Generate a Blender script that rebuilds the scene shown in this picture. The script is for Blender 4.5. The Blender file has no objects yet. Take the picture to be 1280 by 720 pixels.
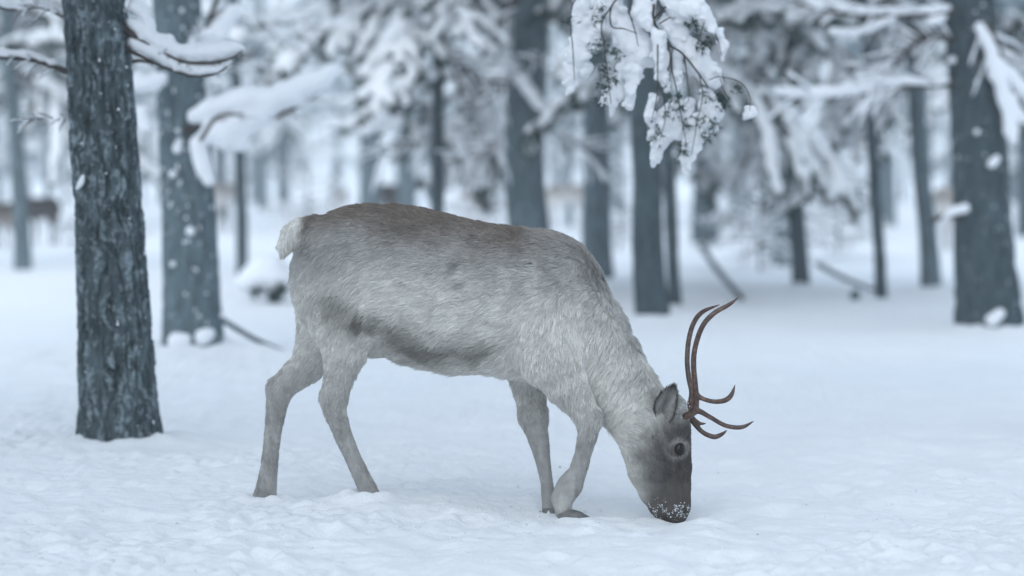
import bpy, math, random
import numpy as np
from mathutils import Vector, Matrix

random.seed(7)
RNG = np.random.default_rng(7)
scene = bpy.context.scene
COL = scene.collection

# ------------------------------------------------------------------ camera
FPX = 3022.0                      # focal length in photo pixels (85 mm, 1280 px frame)
CAM = np.array([0.0, -8.6, 1.186])
PITCH = math.atan((360 - 225) / FPX)
cam_d = bpy.data.cameras.new("camera")
cam = bpy.data.objects.new("camera", cam_d)
COL.objects.link(cam)
cam.location = CAM
cam.rotation_euler = (math.radians(90) - PITCH, 0, 0)
cam_d.sensor_width = 36.0
cam_d.lens = FPX / 1280 * 36
cam_d.clip_start = 0.1
cam_d.clip_end = 3000
cam_d.dof.use_dof = True
cam_d.dof.focus_distance = 8.50
cam_d.dof.aperture_fstop = 1.45
scene.camera = cam

# ------------------------------------------------------------------ sky and sun
SUN_EL, SUN_AZ = math.radians(38), math.radians(200)
world = bpy.data.worlds.new("World")
scene.world = world
world.use_nodes = True
wn = world.node_tree
wn.nodes.clear()
w_out = wn.nodes.new("ShaderNodeOutputWorld")
w_bg = wn.nodes.new("ShaderNodeBackground")
w_sky = wn.nodes.new("ShaderNodeTexSky")
w_sky.sky_type = 'NISHITA'
w_sky.sun_disc = False
w_sky.sun_elevation = SUN_EL
w_sky.sun_rotation = SUN_AZ
w_sky.dust_density = 2.0
w_mix = wn.nodes.new("ShaderNodeMixRGB")
w_mix.inputs['Fac'].default_value = 0.80          # even cloud layer over the blue
w_mix.inputs['Color2'].default_value = (5.3, 6.45, 7.75, 1)
wn.links.new(w_sky.outputs['Color'], w_mix.inputs['Color1'])
wn.links.new(w_mix.outputs['Color'], w_bg.inputs['Color'])
w_bg.inputs['Strength'].default_value = 0.12
wn.links.new(w_bg.outputs['Background'], w_out.inputs['Surface'])

sun_d = bpy.data.lights.new("sun", 'SUN')
sun_d.energy = 1.0
sun_d.angle = math.radians(70)
sun_d.color = (0.93, 0.97, 1.0)
sun = bpy.data.objects.new("sun", sun_d)
COL.objects.link(sun)
# sun_rotation: 0 = +Y, clockwise seen from above
sdir = Vector((math.sin(SUN_AZ) * math.cos(SUN_EL), math.cos(SUN_AZ) * math.cos(SUN_EL), math.sin(SUN_EL)))
sun.rotation_euler = sdir.to_track_quat('Z', 'Y').to_euler()
sun.location = sdir * 30

scene.view_settings.view_transform = 'Standard'
scene.view_settings.look = 'None'
scene.view_settings.exposure = 0.53
scene.view_settings.gamma = 1.0
scene.view_settings.use_curve_mapping = False
scene.cycles.use_denoising = True
scene.cycles.max_bounces = 6
scene.cycles.diffuse_bounces = 3
scene.cycles.volume_bounces = 1
scene.cycles.transparent_max_bounces = 8
scene.cycles_curves.shape = 'RIBBONS'

# ------------------------------------------------------------------ helpers
F_AX = np.array([0.0, math.cos(PITCH), -math.sin(PITCH)])
U_AX = np.array([0.0, math.sin(PITCH), math.cos(PITCH)])

def ray(px, py):
    return F_AX + (px - 640) / FPX * np.array([1.0, 0, 0]) - (py - 360) / FPX * U_AX

def at(px, py, Y):
    """The point at world depth Y that stands at photo pixel px, py."""
    d = ray(px, py)
    return CAM + d * ((Y - CAM[1]) / d[1])

def on_ground(px, py, z=0.0):
    d = ray(px, py)
    return CAM + d * ((z - CAM[2]) / d[2])

def project(P):
    D = P - CAM
    f = D @ F_AX
    return 640 + FPX * D[..., 0] / f, 360 - FPX * (D @ U_AX) / f

def _hash(ix, iy, iz, seed):
    h = (ix.astype(np.int64) * 374761393 + iy.astype(np.int64) * 668265263 + iz.astype(np.int64) * 2147483647 + seed * 1274126177) & 0xffffffff
    h = ((h ^ (h >> 13)) * 1274126177) & 0xffffffff
    h = ((h ^ (h >> 15)) * 2246822519) & 0xffffffff
    return ((h ^ (h >> 16)) & 0xffffff) / float(0xffffff)

def noise3(p, seed=0):
    """Value noise in -1..1 for an (n,3) array."""
    i = np.floor(p).astype(np.int64)
    f = p - i
    f = f * f * f * (f * (f * 6 - 15) + 10)
    out = 0
    for dx in (0, 1):
        wx = f[:, 0] if dx else 1 - f[:, 0]
        for dy in (0, 1):
            wy = f[:, 1] if dy else 1 - f[:, 1]
            for dz in (0, 1):
                wz = f[:, 2] if dz else 1 - f[:, 2]
                out = out + wx * wy * wz * _hash(i[:, 0] + dx, i[:, 1] + dy, i[:, 2] + dz, seed)
    return out * 2 - 1

def fbm(p, seed=0, octv=4, gain=0.5):
    a, s, out = 1.0, 0.0, 0
    for k in range(octv):
        out = out + a * noise3(p * (2.03 ** k) + 17.3 * k, seed + k)
        s += a
        a *= gain
    return out / s

def sstep(a, b, x):
    t = np.clip((x - a) / (b - a), 0, 1)
    return t * t * (3 - 2 * t)

def mesh_from(verts, faces, name, smooth=True):
    me = bpy.data.meshes.new(name)
    verts = np.asarray(verts, dtype=np.float32)
    if isinstance(faces, np.ndarray):
        k = faces.shape[1]
        me.vertices.add(len(verts))
        me.vertices.foreach_set("co", verts.ravel())
        me.loops.add(faces.size)
        me.loops.foreach_set("vertex_index", faces.ravel().astype(np.int32))
        me.polygons.add(len(faces))
        me.polygons.foreach_set("loop_start", np.arange(0, faces.size, k, dtype=np.int32))
        me.update(calc_edges=True)
    else:
        me.from_pydata([tuple(map(float, v)) for v in verts], [], faces)
    if smooth:
        me.polygons.foreach_set("use_smooth", np.ones(len(me.polygons), dtype=bool))
    me.validate()
    return me

def link(name, data, mat=None, parent=None, loc=None, rotz=0.0, scale=None):
    o = bpy.data.objects.new(name, data)
    COL.objects.link(o)
    if mat is not None:
        for m in (mat if isinstance(mat, (list, tuple)) else [mat]):
            if m.name not in [x.name for x in data.materials if x]:
                data.materials.append(m)
    if parent is not None:
        o.parent = parent
    if loc is not None:
        o.location = tuple(map(float, loc))
    o.rotation_euler = (0, 0, rotz)
    if scale is not None:
        o.scale = (scale, scale, scale)
    return o

def empty(name, loc, label=None, cat=None, group=None):
    o = bpy.data.objects.new(name, None)
    COL.objects.link(o)
    o.location = tuple(map(float, loc))
    o.empty_display_size = 0.1
    if label:
        o['label'] = label
    if cat:
        o['category'] = cat
    if group:
        o['group'] = group
    return o

class MB:
    """Collects vertices and polygons of mixed size."""
    def __init__(s):
        s.v, s.q, s.t, s.n = [], [], [], 0
    def add(s, v, q=None, t=None):
        v = np.asarray(v, dtype=np.float64)
        if q is not None and len(q):
            s.q.append(np.asarray(q) + s.n)
        if t is not None and len(t):
            s.t.append(np.asarray(t) + s.n)
        s.v.append(v)
        s.n += len(v)
    def arrays(s):
        v = np.concatenate(s.v) if s.v else np.zeros((0, 3))
        t = [np.concatenate(s.t)] if s.t else []
        if s.q:
            q = np.concatenate(s.q)
            t += [q[:, [0, 1, 2]], q[:, [0, 2, 3]]]
        return v, (np.concatenate(t) if t else np.zeros((0, 3), int))
    def mesh(s, name, smooth=True):
        v, t = s.arrays()
        return mesh_from(v, t, name, smooth)

def frames(path):
    path = np.asarray(path, float)
    T = np.gradient(path, axis=0)
    T /= np.linalg.norm(T, axis=1)[:, None] + 1e-9
    ref = np.array([0, 0, 1.0]) if abs(T[:, 2]).mean() < 0.8 else np.array([0, 1.0, 0])
    A = np.cross(T, ref)
    A /= np.linalg.norm(A, axis=1)[:, None] + 1e-9
    B = np.cross(T, A)
    return T, A, B

def tube(path, rad, n=8, mb=None, cap=True):
    path = np.asarray(path, float)
    rad = np.broadcast_to(np.asarray(rad, float), (len(path),))
    T, A, B = frames(path)
    a = np.linspace(0, 2 * np.pi, n, endpoint=False)
    v = path[:, None] + rad[:, None, None] * (np.cos(a)[None, :, None] * A[:, None] + np.sin(a)[None, :, None] * B[:, None])
    m = len(path)
    idx = np.arange(m * n).reshape(m, n)
    q = np.stack([idx[:-1], np.roll(idx, -1, 1)[:-1], np.roll(idx, -1, 1)[1:], idx[1:]], -1).reshape(-1, 4)
    V = v.reshape(-1, 3)
    t = []
    if cap:
        V = np.concatenate([V, path[:1], path[-1:]])
        c0, c1 = m * n, m * n + 1
        for k in range(n):
            t.append((c0, idx[0, (k + 1) % n], idx[0, k]))
            t.append((c1, idx[-1, k], idx[-1, (k + 1) % n]))
    mb = mb or MB()
    mb.add(V, q[:, ::-1], np.array(t)[:, ::-1] if t else None)
    return mb

def spline(pts, n):
    """Catmull-Rom through pts (k,d), n samples."""
    P = np.asarray(pts, float)
    P = np.concatenate([2 * P[:1] - P[1:2], P, 2 * P[-1:] - P[-2:-1]])
    k = len(P) - 3
    u = np.linspace(0, k - 1e-9, n)
    i = u.astype(int)
    t = (u - i)[:, None]
    p0, p1, p2, p3 = P[i], P[i + 1], P[i + 2], P[i + 3]
    return 0.5 * (2 * p1 + (p2 - p0) * t + (2 * p0 - 5 * p1 + 4 * p2 - p3) * t ** 2 + (3 * p1 - p0 - 3 * p2 + p3) * t ** 3)

# ---- implicit surfaces: chains of tapered ellipsoidal links, meshed by surface nets
class Field:
    def __init__(s, lo, hi, h):
        s.lo = np.asarray(lo, float)
        s.h = h
        s.n = np.ceil((np.asarray(hi) - s.lo) / h).astype(int) + 1
        s.F = np.full(s.n, 0.3, np.float32)
    def coords(s, a, b):
        return [s.lo[k] + s.h * np.arange(a[k], b[k]) for k in range(3)]
    def chain(s, pts, k=0.03, margin=0.1, lat=1):
        """pts rows: (x,y,z, r_in, r_lat); lat = lateral axis. Smooth union with what is there."""
        pts = np.asarray(pts, float)
        rmax = pts[:, 3:].max() + margin
        a = np.clip(np.floor((pts[:, :3].min(0) - rmax - s.lo) / s.h).astype(int), 0, s.n)
        b = np.clip(np.ceil((pts[:, :3].max(0) + rmax - s.lo) / s.h).astype(int) + 1, 0, s.n)
        if (b - a).min() <= 0:
            return
        G = np.full(b - a, 9.0, np.float32)
        for i in range(max(1, len(pts) - 1)):
            p, q = pts[i], pts[min(i + 1, len(pts) - 1)]
            rm = max(p[3:].max(), q[3:].max()) + margin
            aa = np.clip(np.floor((np.minimum(p[:3], q[:3]) - rm - s.lo) / s.h).astype(int), a, b)
            bb = np.clip(np.ceil((np.maximum(p[:3], q[:3]) + rm - s.lo) / s.h).astype(int) + 1, a, b)
            if (bb - aa).min() <= 0:
                continue
            X, Y, Z = np.meshgrid(*s.coords(aa, bb), indexing='ij', sparse=True)
            d = chain_seg(X, Y, Z, p, q, lat)
            sl = tuple(slice(aa[j] - a[j], bb[j] - a[j]) for j in range(3))
            G[sl] = np.minimum(G[sl], d)
        sl = tuple(slice(a[j], b[j]) for j in range(3))
        H = s.F[sl]
        hh = np.clip(k - np.abs(H - G), 0, None) / k
        s.F[sl] = np.minimum(H, G) - hh * hh * k * 0.25
    def roughen(s, amp, scale, seed=0, octv=3):
        m = np.abs(s.F) < 3 * s.h + 2 * amp
        ijk = np.argwhere(m)
        p = s.lo + ijk * s.h
        s.F[m] += (amp * fbm(p * scale, seed, octv)).astype(np.float32)
    def mesh(s):
        F = s.F
        sg = F < 0
        nx, ny, nz = F.shape
        cnt = np.zeros((nx - 1, ny - 1, nz - 1), np.int8)
        for dx in (0, 1):
            for dy in (0, 1):
                for dz in (0, 1):
                    cnt += sg[dx:nx - 1 + dx, dy:ny - 1 + dy, dz:nz - 1 + dz]
        act = (cnt > 0) & (cnt < 8)
        cells = np.argwhere(act)
        ids = np.full(act.shape, -1, np.int64)
        ids[act] = np.arange(len(cells))
        acc = np.zeros((len(cells), 3))
        num = np.zeros(len(cells))
        corners = [(i, j, k) for i in (0, 1) for j in (0, 1) for k in (0, 1)]
        for c in corners:
            for ax in range(3):
                if c[ax]:
                    continue
                e = list(c); e[ax] = 1
                f0 = F[cells[:, 0] + c[0], cells[:, 1] + c[1], cells[:, 2] + c[2]].astype(float)
                f1 = F[cells[:, 0] + e[0], cells[:, 1] + e[1], cells[:, 2] + e[2]].astype(float)
                m = (f0 < 0) != (f1 < 0)
                t = np.where(m, f0 / np.where(m, f0 - f1, 1), 0)
                p = np.array(c, float)[None] + 0 * acc
                p[:, ax] += t
                acc[m] += p[m]
                num[m] += 1
        V = s.lo + s.h * (cells + acc / num[:, None])
        Q = []
        for ax in range(3):
            u, w = (ax + 1) % 3, (ax + 2) % 3
            sl0 = [slice(1, -1)] * 3
            sl0[ax] = slice(0, -1)
            sl1 = [slice(1, -1)] * 3
            sl1[ax] = slice(1, None)
            s0, s1 = sg[tuple(sl0)], sg[tuple(sl1)]
            for flip in (False, True):
                m = (s0 & ~s1) if not flip else (~s0 & s1)
                e = np.argwhere(m)
                if not len(e):
                    continue
                off = np.array([1, 1, 1]); off[ax] = 0
                e = e + off
                def cid(du, dw):
                    c = e.copy()
                    c[:, u] += du
                    c[:, w] += dw
                    return ids[c[:, 0], c[:, 1], c[:, 2]]
                q = np.stack([cid(-1, -1), cid(0, -1), cid(0, 0), cid(-1, 0)], -1)
                Q.append(q[:, ::-1] if flip else q)
        return V, np.concatenate(Q)
    def value(s, P):
        g = (np.asarray(P) - s.lo) / s.h
        i = np.clip(np.floor(g).astype(int), 0, s.n - 2)
        f = g - i
        out = 0
        for dx in (0, 1):
            for dy in (0, 1):
                for dz in (0, 1):
                    w = (f[..., 0] if dx else 1 - f[..., 0]) * (f[..., 1] if dy else 1 - f[..., 1]) * (f[..., 2] if dz else 1 - f[..., 2])
                    out = out + w * s.F[i[..., 0] + dx, i[..., 1] + dy, i[..., 2] + dz]
        return out

def chain_seg(X, Y, Z, p, q, lat):
    ab = q[:3] - p[:3]
    L2 = ab @ ab + 1e-12
    t = np.clip(((X - p[0]) * ab[0] + (Y - p[1]) * ab[1] + (Z - p[2]) * ab[2]) / L2, 0, 1)
    d = [X - p[0] - t * ab[0], Y - p[1] - t * ab[1], Z - p[2] - t * ab[2]]
    rin = p[3] + t * (q[3] - p[3])
    rl = p[4] + t * (q[4] - p[4])
    s2 = [di * di for di in d]
    ln = np.sqrt(s2[0] + s2[1] + s2[2]) + 1e-9
    qq = np.sqrt((s2[(lat + 1) % 3] + s2[(lat + 2) % 3]) / rin ** 2 + s2[lat] / rl ** 2) + 1e-6
    return (ln * (1 - 1 / qq)).astype(np.float32)

# ------------------------------------------------------------------ materials
def new_mat(name):
    m = bpy.data.materials.new(name)
    m.use_nodes = True
    nt = m.node_tree
    b = nt.nodes['Principled BSDF']
    return m, nt, b

def N(nt, typ, **kw):
    n = nt.nodes.new(typ)
    for k, v in kw.items():
        if k in n.inputs:
            n.inputs[k].default_value = v
        else:
            setattr(n, k, v)
    return n

def ramp(nt, stops):
    r = nt.nodes.new("ShaderNodeValToRGB")
    e = r.color_ramp.elements
    while len(e) > len(stops):
        e.remove(e[-1])
    while len(e) < len(stops):
        e.new(0.5)
    for k, (p, c) in enumerate(stops):
        e[k].position = p
        e[k].color = (*c, 1)
    return r

def mat_snow(name, bump_scale, strength, dist, tint=(0.86, 0.87, 0.885)):
    m, nt, b = new_mat(name)
    tc = N(nt, "ShaderNodeTexCoord")
    n1 = N(nt, "ShaderNodeTexNoise", Scale=bump_scale, Detail=8.0, Roughness=0.65)
    nt.links.new(tc.outputs['Object'], n1.inputs['Vector'])
    bp = N(nt, "ShaderNodeBump", Strength=strength, Distance=dist)
    nt.links.new(n1.outputs['Fac'], bp.inputs['Height'])
    nt.links.new(bp.outputs['Normal'], b.inputs['Normal'])
    n2 = N(nt, "ShaderNodeTexNoise", Scale=2.3, Detail=5.0)
    nt.links.new(tc.outputs['Object'], n2.inputs['Vector'])
    r = ramp(nt, [(0.3, tuple(c * 0.965 for c in tint)), (0.7, tint)])
    nt.links.new(n2.outputs['Fac'], r.inputs['Fac'])
    nt.links.new(r.outputs['Color'], b.inputs['Base Color'])
    b.inputs['Roughness'].default_value = 0.75
    b.inputs['Specular IOR Level'].default_value = 0.25
    return m

def mat_bark(name, dark, light, frost, scale=1.0, frost_amt=0.5):
    m, nt, b = new_mat(name)
    tc = N(nt, "ShaderNodeTexCoord")
    mp = N(nt, "ShaderNodeMapping")
    mp.inputs['Scale'].default_value = (1, 1, 0.22)
    nt.links.new(tc.outputs['Object'], mp.inputs['Vector'])
    n1 = N(nt, "ShaderNodeTexNoise", Scale=26.0 * scale, Detail=8.0, Roughness=0.7)
    nt.links.new(mp.outputs['Vector'], n1.inputs['Vector'])
    r = ramp(nt, [(0.34, dark), (0.52, tuple((a + c) / 2 for a, c in zip(dark, light))), (0.7, light)])
    nt.links.new(n1.outputs['Fac'], r.inputs['Fac'])
    n2 = N(nt, "ShaderNodeTexNoise", Scale=20.0 * scale, Detail=7.0, Roughness=0.75)
    nt.links.new(tc.outputs['Object'], n2.inputs['Vector'])
    r2 = ramp(nt, [(0.60 - 0.13 * frost_amt, (0, 0, 0)), (0.74, (0.8, 0.8, 0.8))])
    at_ = N(nt, "ShaderNodeAttribute", attribute_name="relief")
    ma = N(nt, "ShaderNodeMath", operation='MULTIPLY_ADD')
    ma.inputs[1].default_value = 0.16
    nt.links.new(at_.outputs['Fac'], ma.inputs[0])
    nt.links.new(n2.outputs['Fac'], ma.inputs[2])
    nt.links.new(ma.outputs['Value'], r2.inputs['Fac'])
    mx = N(nt, "ShaderNodeMixRGB")
    mx.inputs['Color2'].default_value = (*frost, 1)
    nt.links.new(r2.outputs['Color'], mx.inputs['Fac'])
    nt.links.new(r.outputs['Color'], mx.inputs['Color1'])
    nt.links.new(mx.outputs['Color'], b.inputs['Base Color'])
    bp = N(nt, "ShaderNodeBump", Strength=0.9, Distance=0.018)
    nt.links.new(n1.outputs['Fac'], bp.inputs['Height'])
    nt.links.new(bp.outputs['Normal'], b.inputs['Normal'])
    b.inputs['Roughness'].default_value = 0.9
    b.inputs['Specular IOR Level'].default_value = 0.15
    return m

def mat_plain(name, c, rough=0.8, var=0.25, scale=30.0, spec=0.3):
    m, nt, b = new_mat(name)
    tc = N(nt, "ShaderNodeTexCoord")
    n1 = N(nt, "ShaderNodeTexNoise", Scale=scale, Detail=5.0)
    nt.links.new(tc.outputs['Object'], n1.inputs['Vector'])
    r = ramp(nt, [(0.3, tuple(x * (1 - var) for x in c)), (0.7, tuple(min(1, x * (1 + var)) for x in c))])
    nt.links.new(n1.outputs['Fac'], r.inputs['Fac'])
    nt.links.new(r.outputs['Color'], b.inputs['Base Color'])
    b.inputs['Roughness'].default_value = rough
    b.inputs['Specular IOR Level'].default_value = spec
    return m

def mat_attr(name, attr, rough=0.75, spec=0.2):
    m, nt, b = new_mat(name)
    a = N(nt, "ShaderNodeAttribute", attribute_name=attr)
    nt.links.new(a.outputs['Color'], b.inputs['Base Color'])
    b.inputs['Roughness'].default_value = rough
    b.inputs['Specular IOR Level'].default_value = spec
    return m

M_GROUND = mat_snow("snow_ground", 55.0, 0.55, 0.012)
M_SNOW = mat_snow("snow_lump", 60.0, 0.35, 0.008, (0.79, 0.81, 0.84))
M_FARSNOW = mat_snow("snow_crown", 18.0, 0.4, 0.02)
M_BARK1 = mat_bark("bark_near", (0.016, 0.022, 0.023), (0.125, 0.165, 0.180), (0.44, 0.53, 0.57), 1.3, 1.3)
M_BARK2 = mat_bark("bark_grey", (0.058, 0.078, 0.084), (0.175, 0.235, 0.262), (0.45, 0.49, 0.5), 0.9, 0.45)
M_BARK3 = mat_bark("bark_far", (0.028, 0.040, 0.045), (0.090, 0.126, 0.142), (0.45, 0.48, 0.5), 0.7, 0.5)
M_TWIG = mat_plain("twig_bark", (0.055, 0.048, 0.043), 0.9)
M_NEEDLE = mat_plain("pine_needles", (0.032, 0.062, 0.055), 0.7, 0.35, 6.0)
M_NEEDLE2 = mat_plain("frosted_needles", (0.27, 0.35, 0.38), 0.8, 0.3, 6.0)

# ------------------------------------------------------------------ reindeer frame of reference
YAW = math.radians(10)
D_O = at(640, 640, 0.0)
D_U = np.array([math.cos(YAW), -math.sin(YAW), 0.0])
D_W = np.array([math.sin(YAW), math.cos(YAW), 0.0])

def L(px, py, w):
    """Pixel -> reindeer space (u forward, w away from the camera, z up) at lateral offset w; also metres per pixel there."""
    d = ray(px, py)
    t = (w - (CAM - D_O) @ D_W) / (d @ D_W)
    P = CAM + d * t - D_O
    return np.array([P @ D_U, w, P[2]]), t / FPX

def L2W(p):
    p = np.asarray(p)
    return D_O + p[..., 0:1] * D_U + p[..., 1:2] * D_W + p[..., 2:3] * np.array([0, 0, 1.0])

# ------------------------------------------------------------------ snow-covered ground
FOOT = [(462, 624, -0.10), (334, 629, 0.11), (714, 655, -0.09), (686, 649, 0.09), (838, 651, 0.0), (570, 634, -0.05)]
FOOT_W = [L2W(L(px, py, w)[0]) for px, py, w in FOOT]

MOUNDS = []
for _px, _py, _w, _h in ((156, 557, 98, .035), (246, 446, 73, .07), (1238, 411, 78, .07), (818, 397, 42, .06), (846, 380, 17, .05), (1003, 360, 22, .06), (1104, 374, 15, .05), (1166, 360, 25, .06)):
    _g = on_ground(_px, _py)
    MOUNDS.append((_g[0], _g[1], _w / 2 * (_g[1] - CAM[1]) / FPX, _h))

PITS = []
_r = np.random.default_rng(77)
for _px, _py in ((60, 655), (120, 640), (165, 668), (225, 650), (262, 672), (300, 660), (400, 668), (520, 655), (560, 672), (610, 640), (595, 660), (650, 668), (760, 668), (780, 655), (800, 672), (905, 650), (930, 672), (890, 610),
                 (985, 640), (1010, 520), (1040, 610), (1090, 560), (1150, 640), (1190, 600), (1230, 655), (1120, 690), (1060, 680), (450, 700), (330, 700), (700, 700), (860, 700), (20, 610), (240, 590), (560, 590), (600, 575), (500, 610), (960, 470), (1060, 490), (1180, 520)):
    _g = on_ground(_px, _py)
    PITS.append((_g[0], _g[1], _r.uniform(.05, .10), _r.uniform(.010, .026)))
_g = on_ground(815, 660)
PITS.append((_g[0], _g[1], .16, .030))

def ground_z(x, y):
    x = np.atleast_1d(np.asarray(x, float)); y = np.atleast_1d(np.asarray(y, float))
    p = np.stack([x, y, 0 * x], -1)
    r = np.hypot(x, y)
    big = 0.06 * noise3(p * 0.16 + 3.1, 11) * sstep(4, 16, r) + 0.035 * noise3(p * 0.55, 12)
    mid = 0.022 * fbm(p * 1.9, 13, 3)
    far = 0.12 * noise3(p * 0.045 + 9.0, 14) * sstep(35, 80, r)
    near = 1 - sstep(7, 14, r)
    small = near * (0.021 * fbm(p * 6.5, 15, 3) + 0.026 * np.abs(fbm(p * 15.0, 16, 4)) * (.35 + sstep(-.2, .5, noise3(p * 1.3, 21))))
    trod = near * 0.018 * np.clip(fbm(p * 3.3 + 40, 19, 2) - 0.12, 0, 1) * 2.2
    z0 = big + mid + far + small - trod
    for (bx, by, br, bd) in PITS:        # hoof prints and grazed hollows
        d2 = ((x - bx) ** 2 + ((y - by) * .8) ** 2) / br ** 2
        z0 = z0 + bd * np.exp(-d2 * 1.2) * -1 + bd * .55 * np.exp(-((np.sqrt(d2) - 1.35) / .4) ** 2) * (.6 + .8 * noise3(p * 19.0, 27))
    for (bx, by, br, bh) in MOUNDS:      # drifts banked up against the trunks
        d = np.hypot(x - bx, y - by)
        z0 = z0 + bh * np.exp(-(np.clip(d - br * .8, 0, None) / (br * 1.5)) ** 2) * (1 + .8 * noise3(p * 6.0, 23))
    # level the snow where the animal stands
    wsum, zsum = 0, 0
    for f in FOOT_W:
        w = np.exp(-((x - f[0]) ** 2 + (y - f[1]) ** 2) / (2 * 0.16 ** 2))
        wsum = wsum + w
        zsum = zsum + w * f[2]
    a = np.clip(wsum, 0, 1)
    rim = 0
    for fi, f in enumerate(FOOT_W[:4]):
        d = np.hypot(x - f[0], y - f[1])
        rim = rim + (.020 if fi < 2 else .008) * np.exp(-((d - .075) / .045) ** 2) * (1 + .6 * noise3(p * 16.0, 25))
    return z0 * (1 - a * 0.45) + a * zsum / (wsum + 1e-9) + rim

def graded(lo_f, lo, hi, hi_f, step, growth):
    c = list(np.arange(lo, hi, step))
    s, v = step, hi
    while v < hi_f:
        c.append(v); s *= growth; v += s
    c.append(hi_f)
    s, v, pre = step, lo, []
    while v > lo_f:
        s *= growth; v -= s
        pre.append(v)
    return np.array(sorted(pre) + c)

gx = graded(-400, -2.3, 2.3, 400, 0.013, 1.045)
gy = graded(-60, -1.9, 1.6, 700, 0.015, 1.03)
GX, GY = np.meshgrid(gx, gy, indexing='ij')
gv = np.stack([GX.ravel(), GY.ravel(), ground_z(GX.ravel(), GY.ravel())], -1)
idx = np.arange(gv.shape[0]).reshape(GX.shape)
gq = np.stack([idx[:-1, :-1], idx[1:, :-1], idx[1:, 1:], idx[:-1, 1:]], -1).reshape(-1, 4)
ground = link("snow_ground", mesh_from(gv, gq, "snow_ground"), M_GROUND)
ground['kind'] = 'structure'
ground['label'] = "deep uneven white snow covering the forest floor"

# ------------------------------------------------------------------ the grazing reindeer
def C(w, lat, pts):
    """Chain from pixel outline circles: (px, py, r_px[, lateral half-width m][, lateral offset])."""
    out = []
    for p in pts:
        ww = p[4] if len(p) > 4 else w
        q, s = L(p[0], p[1], ww)
        out.append((*q, p[2] * s, (p[3] if len(p) > 3 and p[3] else (lat if lat else p[2] * s))))
    return out

# (name, smooth blend, chain, hair length, hair flow in u,w,z)
PIECES = [
 ("torso", 0.03, C(0, 0, [(456, 350, 93, .190), (500, 351, 93, .215), (540, 360, 93, .228), (575, 366, 90, .232), (610, 370, 88, .226), (645, 373, 87, .212), (668, 378, 89, .192)]), .034, (-1, 0, -.35)),
 ("neck", 0.06, C(0, 0, [(676, 388, 84, .178), (724, 423, 61, .138), (748, 449, 51, .114), (770, 477, 44, .100), (793, 504, 39, .092), (806, 523, 38, .086)]), .046, (-.55, 0, -.8)),
 ("head", 0.04, C(0, 0, [(806, 523, 38, .082), (815, 541, 42, .086), (819, 560, 40, .080), (823, 586, 38, .068), (828, 607, 32.5, .057), (834, 626, 26, .050), (838, 637, 19, .045)]), .013, (-.1, 0, 1)),
 ("brow", 0.03, C(0, 0, [(838, 512, 20, .060), (845, 535, 17, .066), (848, 560, 14, .058), (849, 600, 13, .042), (850, 634, 12.5, .040), (847, 642, 11.5, .042)]), .010, (-.2, 0, 1)),
 ("tail", 0.05, C(0, 0, [(394, 280, 9, .050), (376, 283, 12, .040), (364, 293, 12, .032), (356, 306, 9, .024), (354, 315, 5, .016)]), .019, (-.15, 0, -1)),
 # near hind leg
 ("thigh", 0.035, C(-.10, 0, [(436, 350, 62, .085, -.105), (430, 400, 43, .072, -.125), (431, 438, 28, .055, -.118), (424, 470, 19, .040, -.105), (418, 495, 16, .033, -.1)]), .024, (-.35, 0, -1)),
 ("shank", 0.02, C(-.10, 0, [(417, 496, 16, .031), (418, 511, 14.5, .028), (427, 540, 11.5, .022), (441, 572, 10.5, .021), (455, 602, 11, .024), (463, 620, 12, .030), (470, 640, 13, .034)]), .011, (.2, 0, -1)),
 # far hind leg
 ("thigh", 0.05, C(.10, 0, [(420, 370, 54, .08, .085), (405, 420, 35, .07, .105), (385, 456, 22, .045, .11), (362, 475, 17, .036, .11), (350, 487, 15.5, .032, .11)]), .020, (-.5, 0, -.8)),
 ("shank", 0.02, C(.11, 0, [(350, 487, 15, .031), (346, 506, 13.5, .027), (341, 540, 10.5, .021), (337, 580, 10.5, .021), (333, 608, 13, .026), (330, 628, 16, .032), (328, 648, 17, .036)]), .013, (0, 0, -1)),
 # near front leg, bent and lifted forward
 ("arm", 0.025, C(-.10, 0, [(676, 408, 54, .070, -.130), (688, 446, 40, .060, -.138), (706, 478, 28, .046, -.123), (724, 503, 19, .036, -.108), (735, 522, 15, .031, -.105)]), .018, (.1, 0, -1)),
 ("shank", 0.02, C(-.10, 0, [(735, 522, 15, .031), (735, 540, 12.5, .027), (729, 566, 10.5, .021), (722, 590, 11.5, .022), (713, 606, 16, .029), (703, 622, 14.5, .030), (704, 640, 10, .027)]), .009, (-.2, 0, -1)),
 # far front leg
 ("arm", 0.05, C(.10, 0, [(655, 415, 44, .065, .10), (660, 455, 29, .050, .11), (663, 492, 19, .036, .11), (666, 520, 17, .031, .10)]), .016, (-.1, 0, -1)),
 ("shank", 0.02, C(.10, 0, [(666, 520, 17, .031), (673, 548, 13.5, .026), (678, 572, 10, .021), (683, 600, 8, .020), (686, 625, 8.5, .024), (687, 646, 9.5, .028)]), .009, (.1, 0, -1)),
]
fld = Field((-1.02, -0.34, -0.10), (0.76, 0.34, 1.20), 0.0085)
for nm, k, ch, hl, fl in PIECES:
    fld.chain(ch, k)
# belly bulge, skin fold between flank and thigh
fld.chain(C(0, 0, [(520, 424, 26, .11), (570, 434, 27, .13), (620, 432, 28, .12), (655, 436, 30, .11)]), 0.05)
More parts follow.
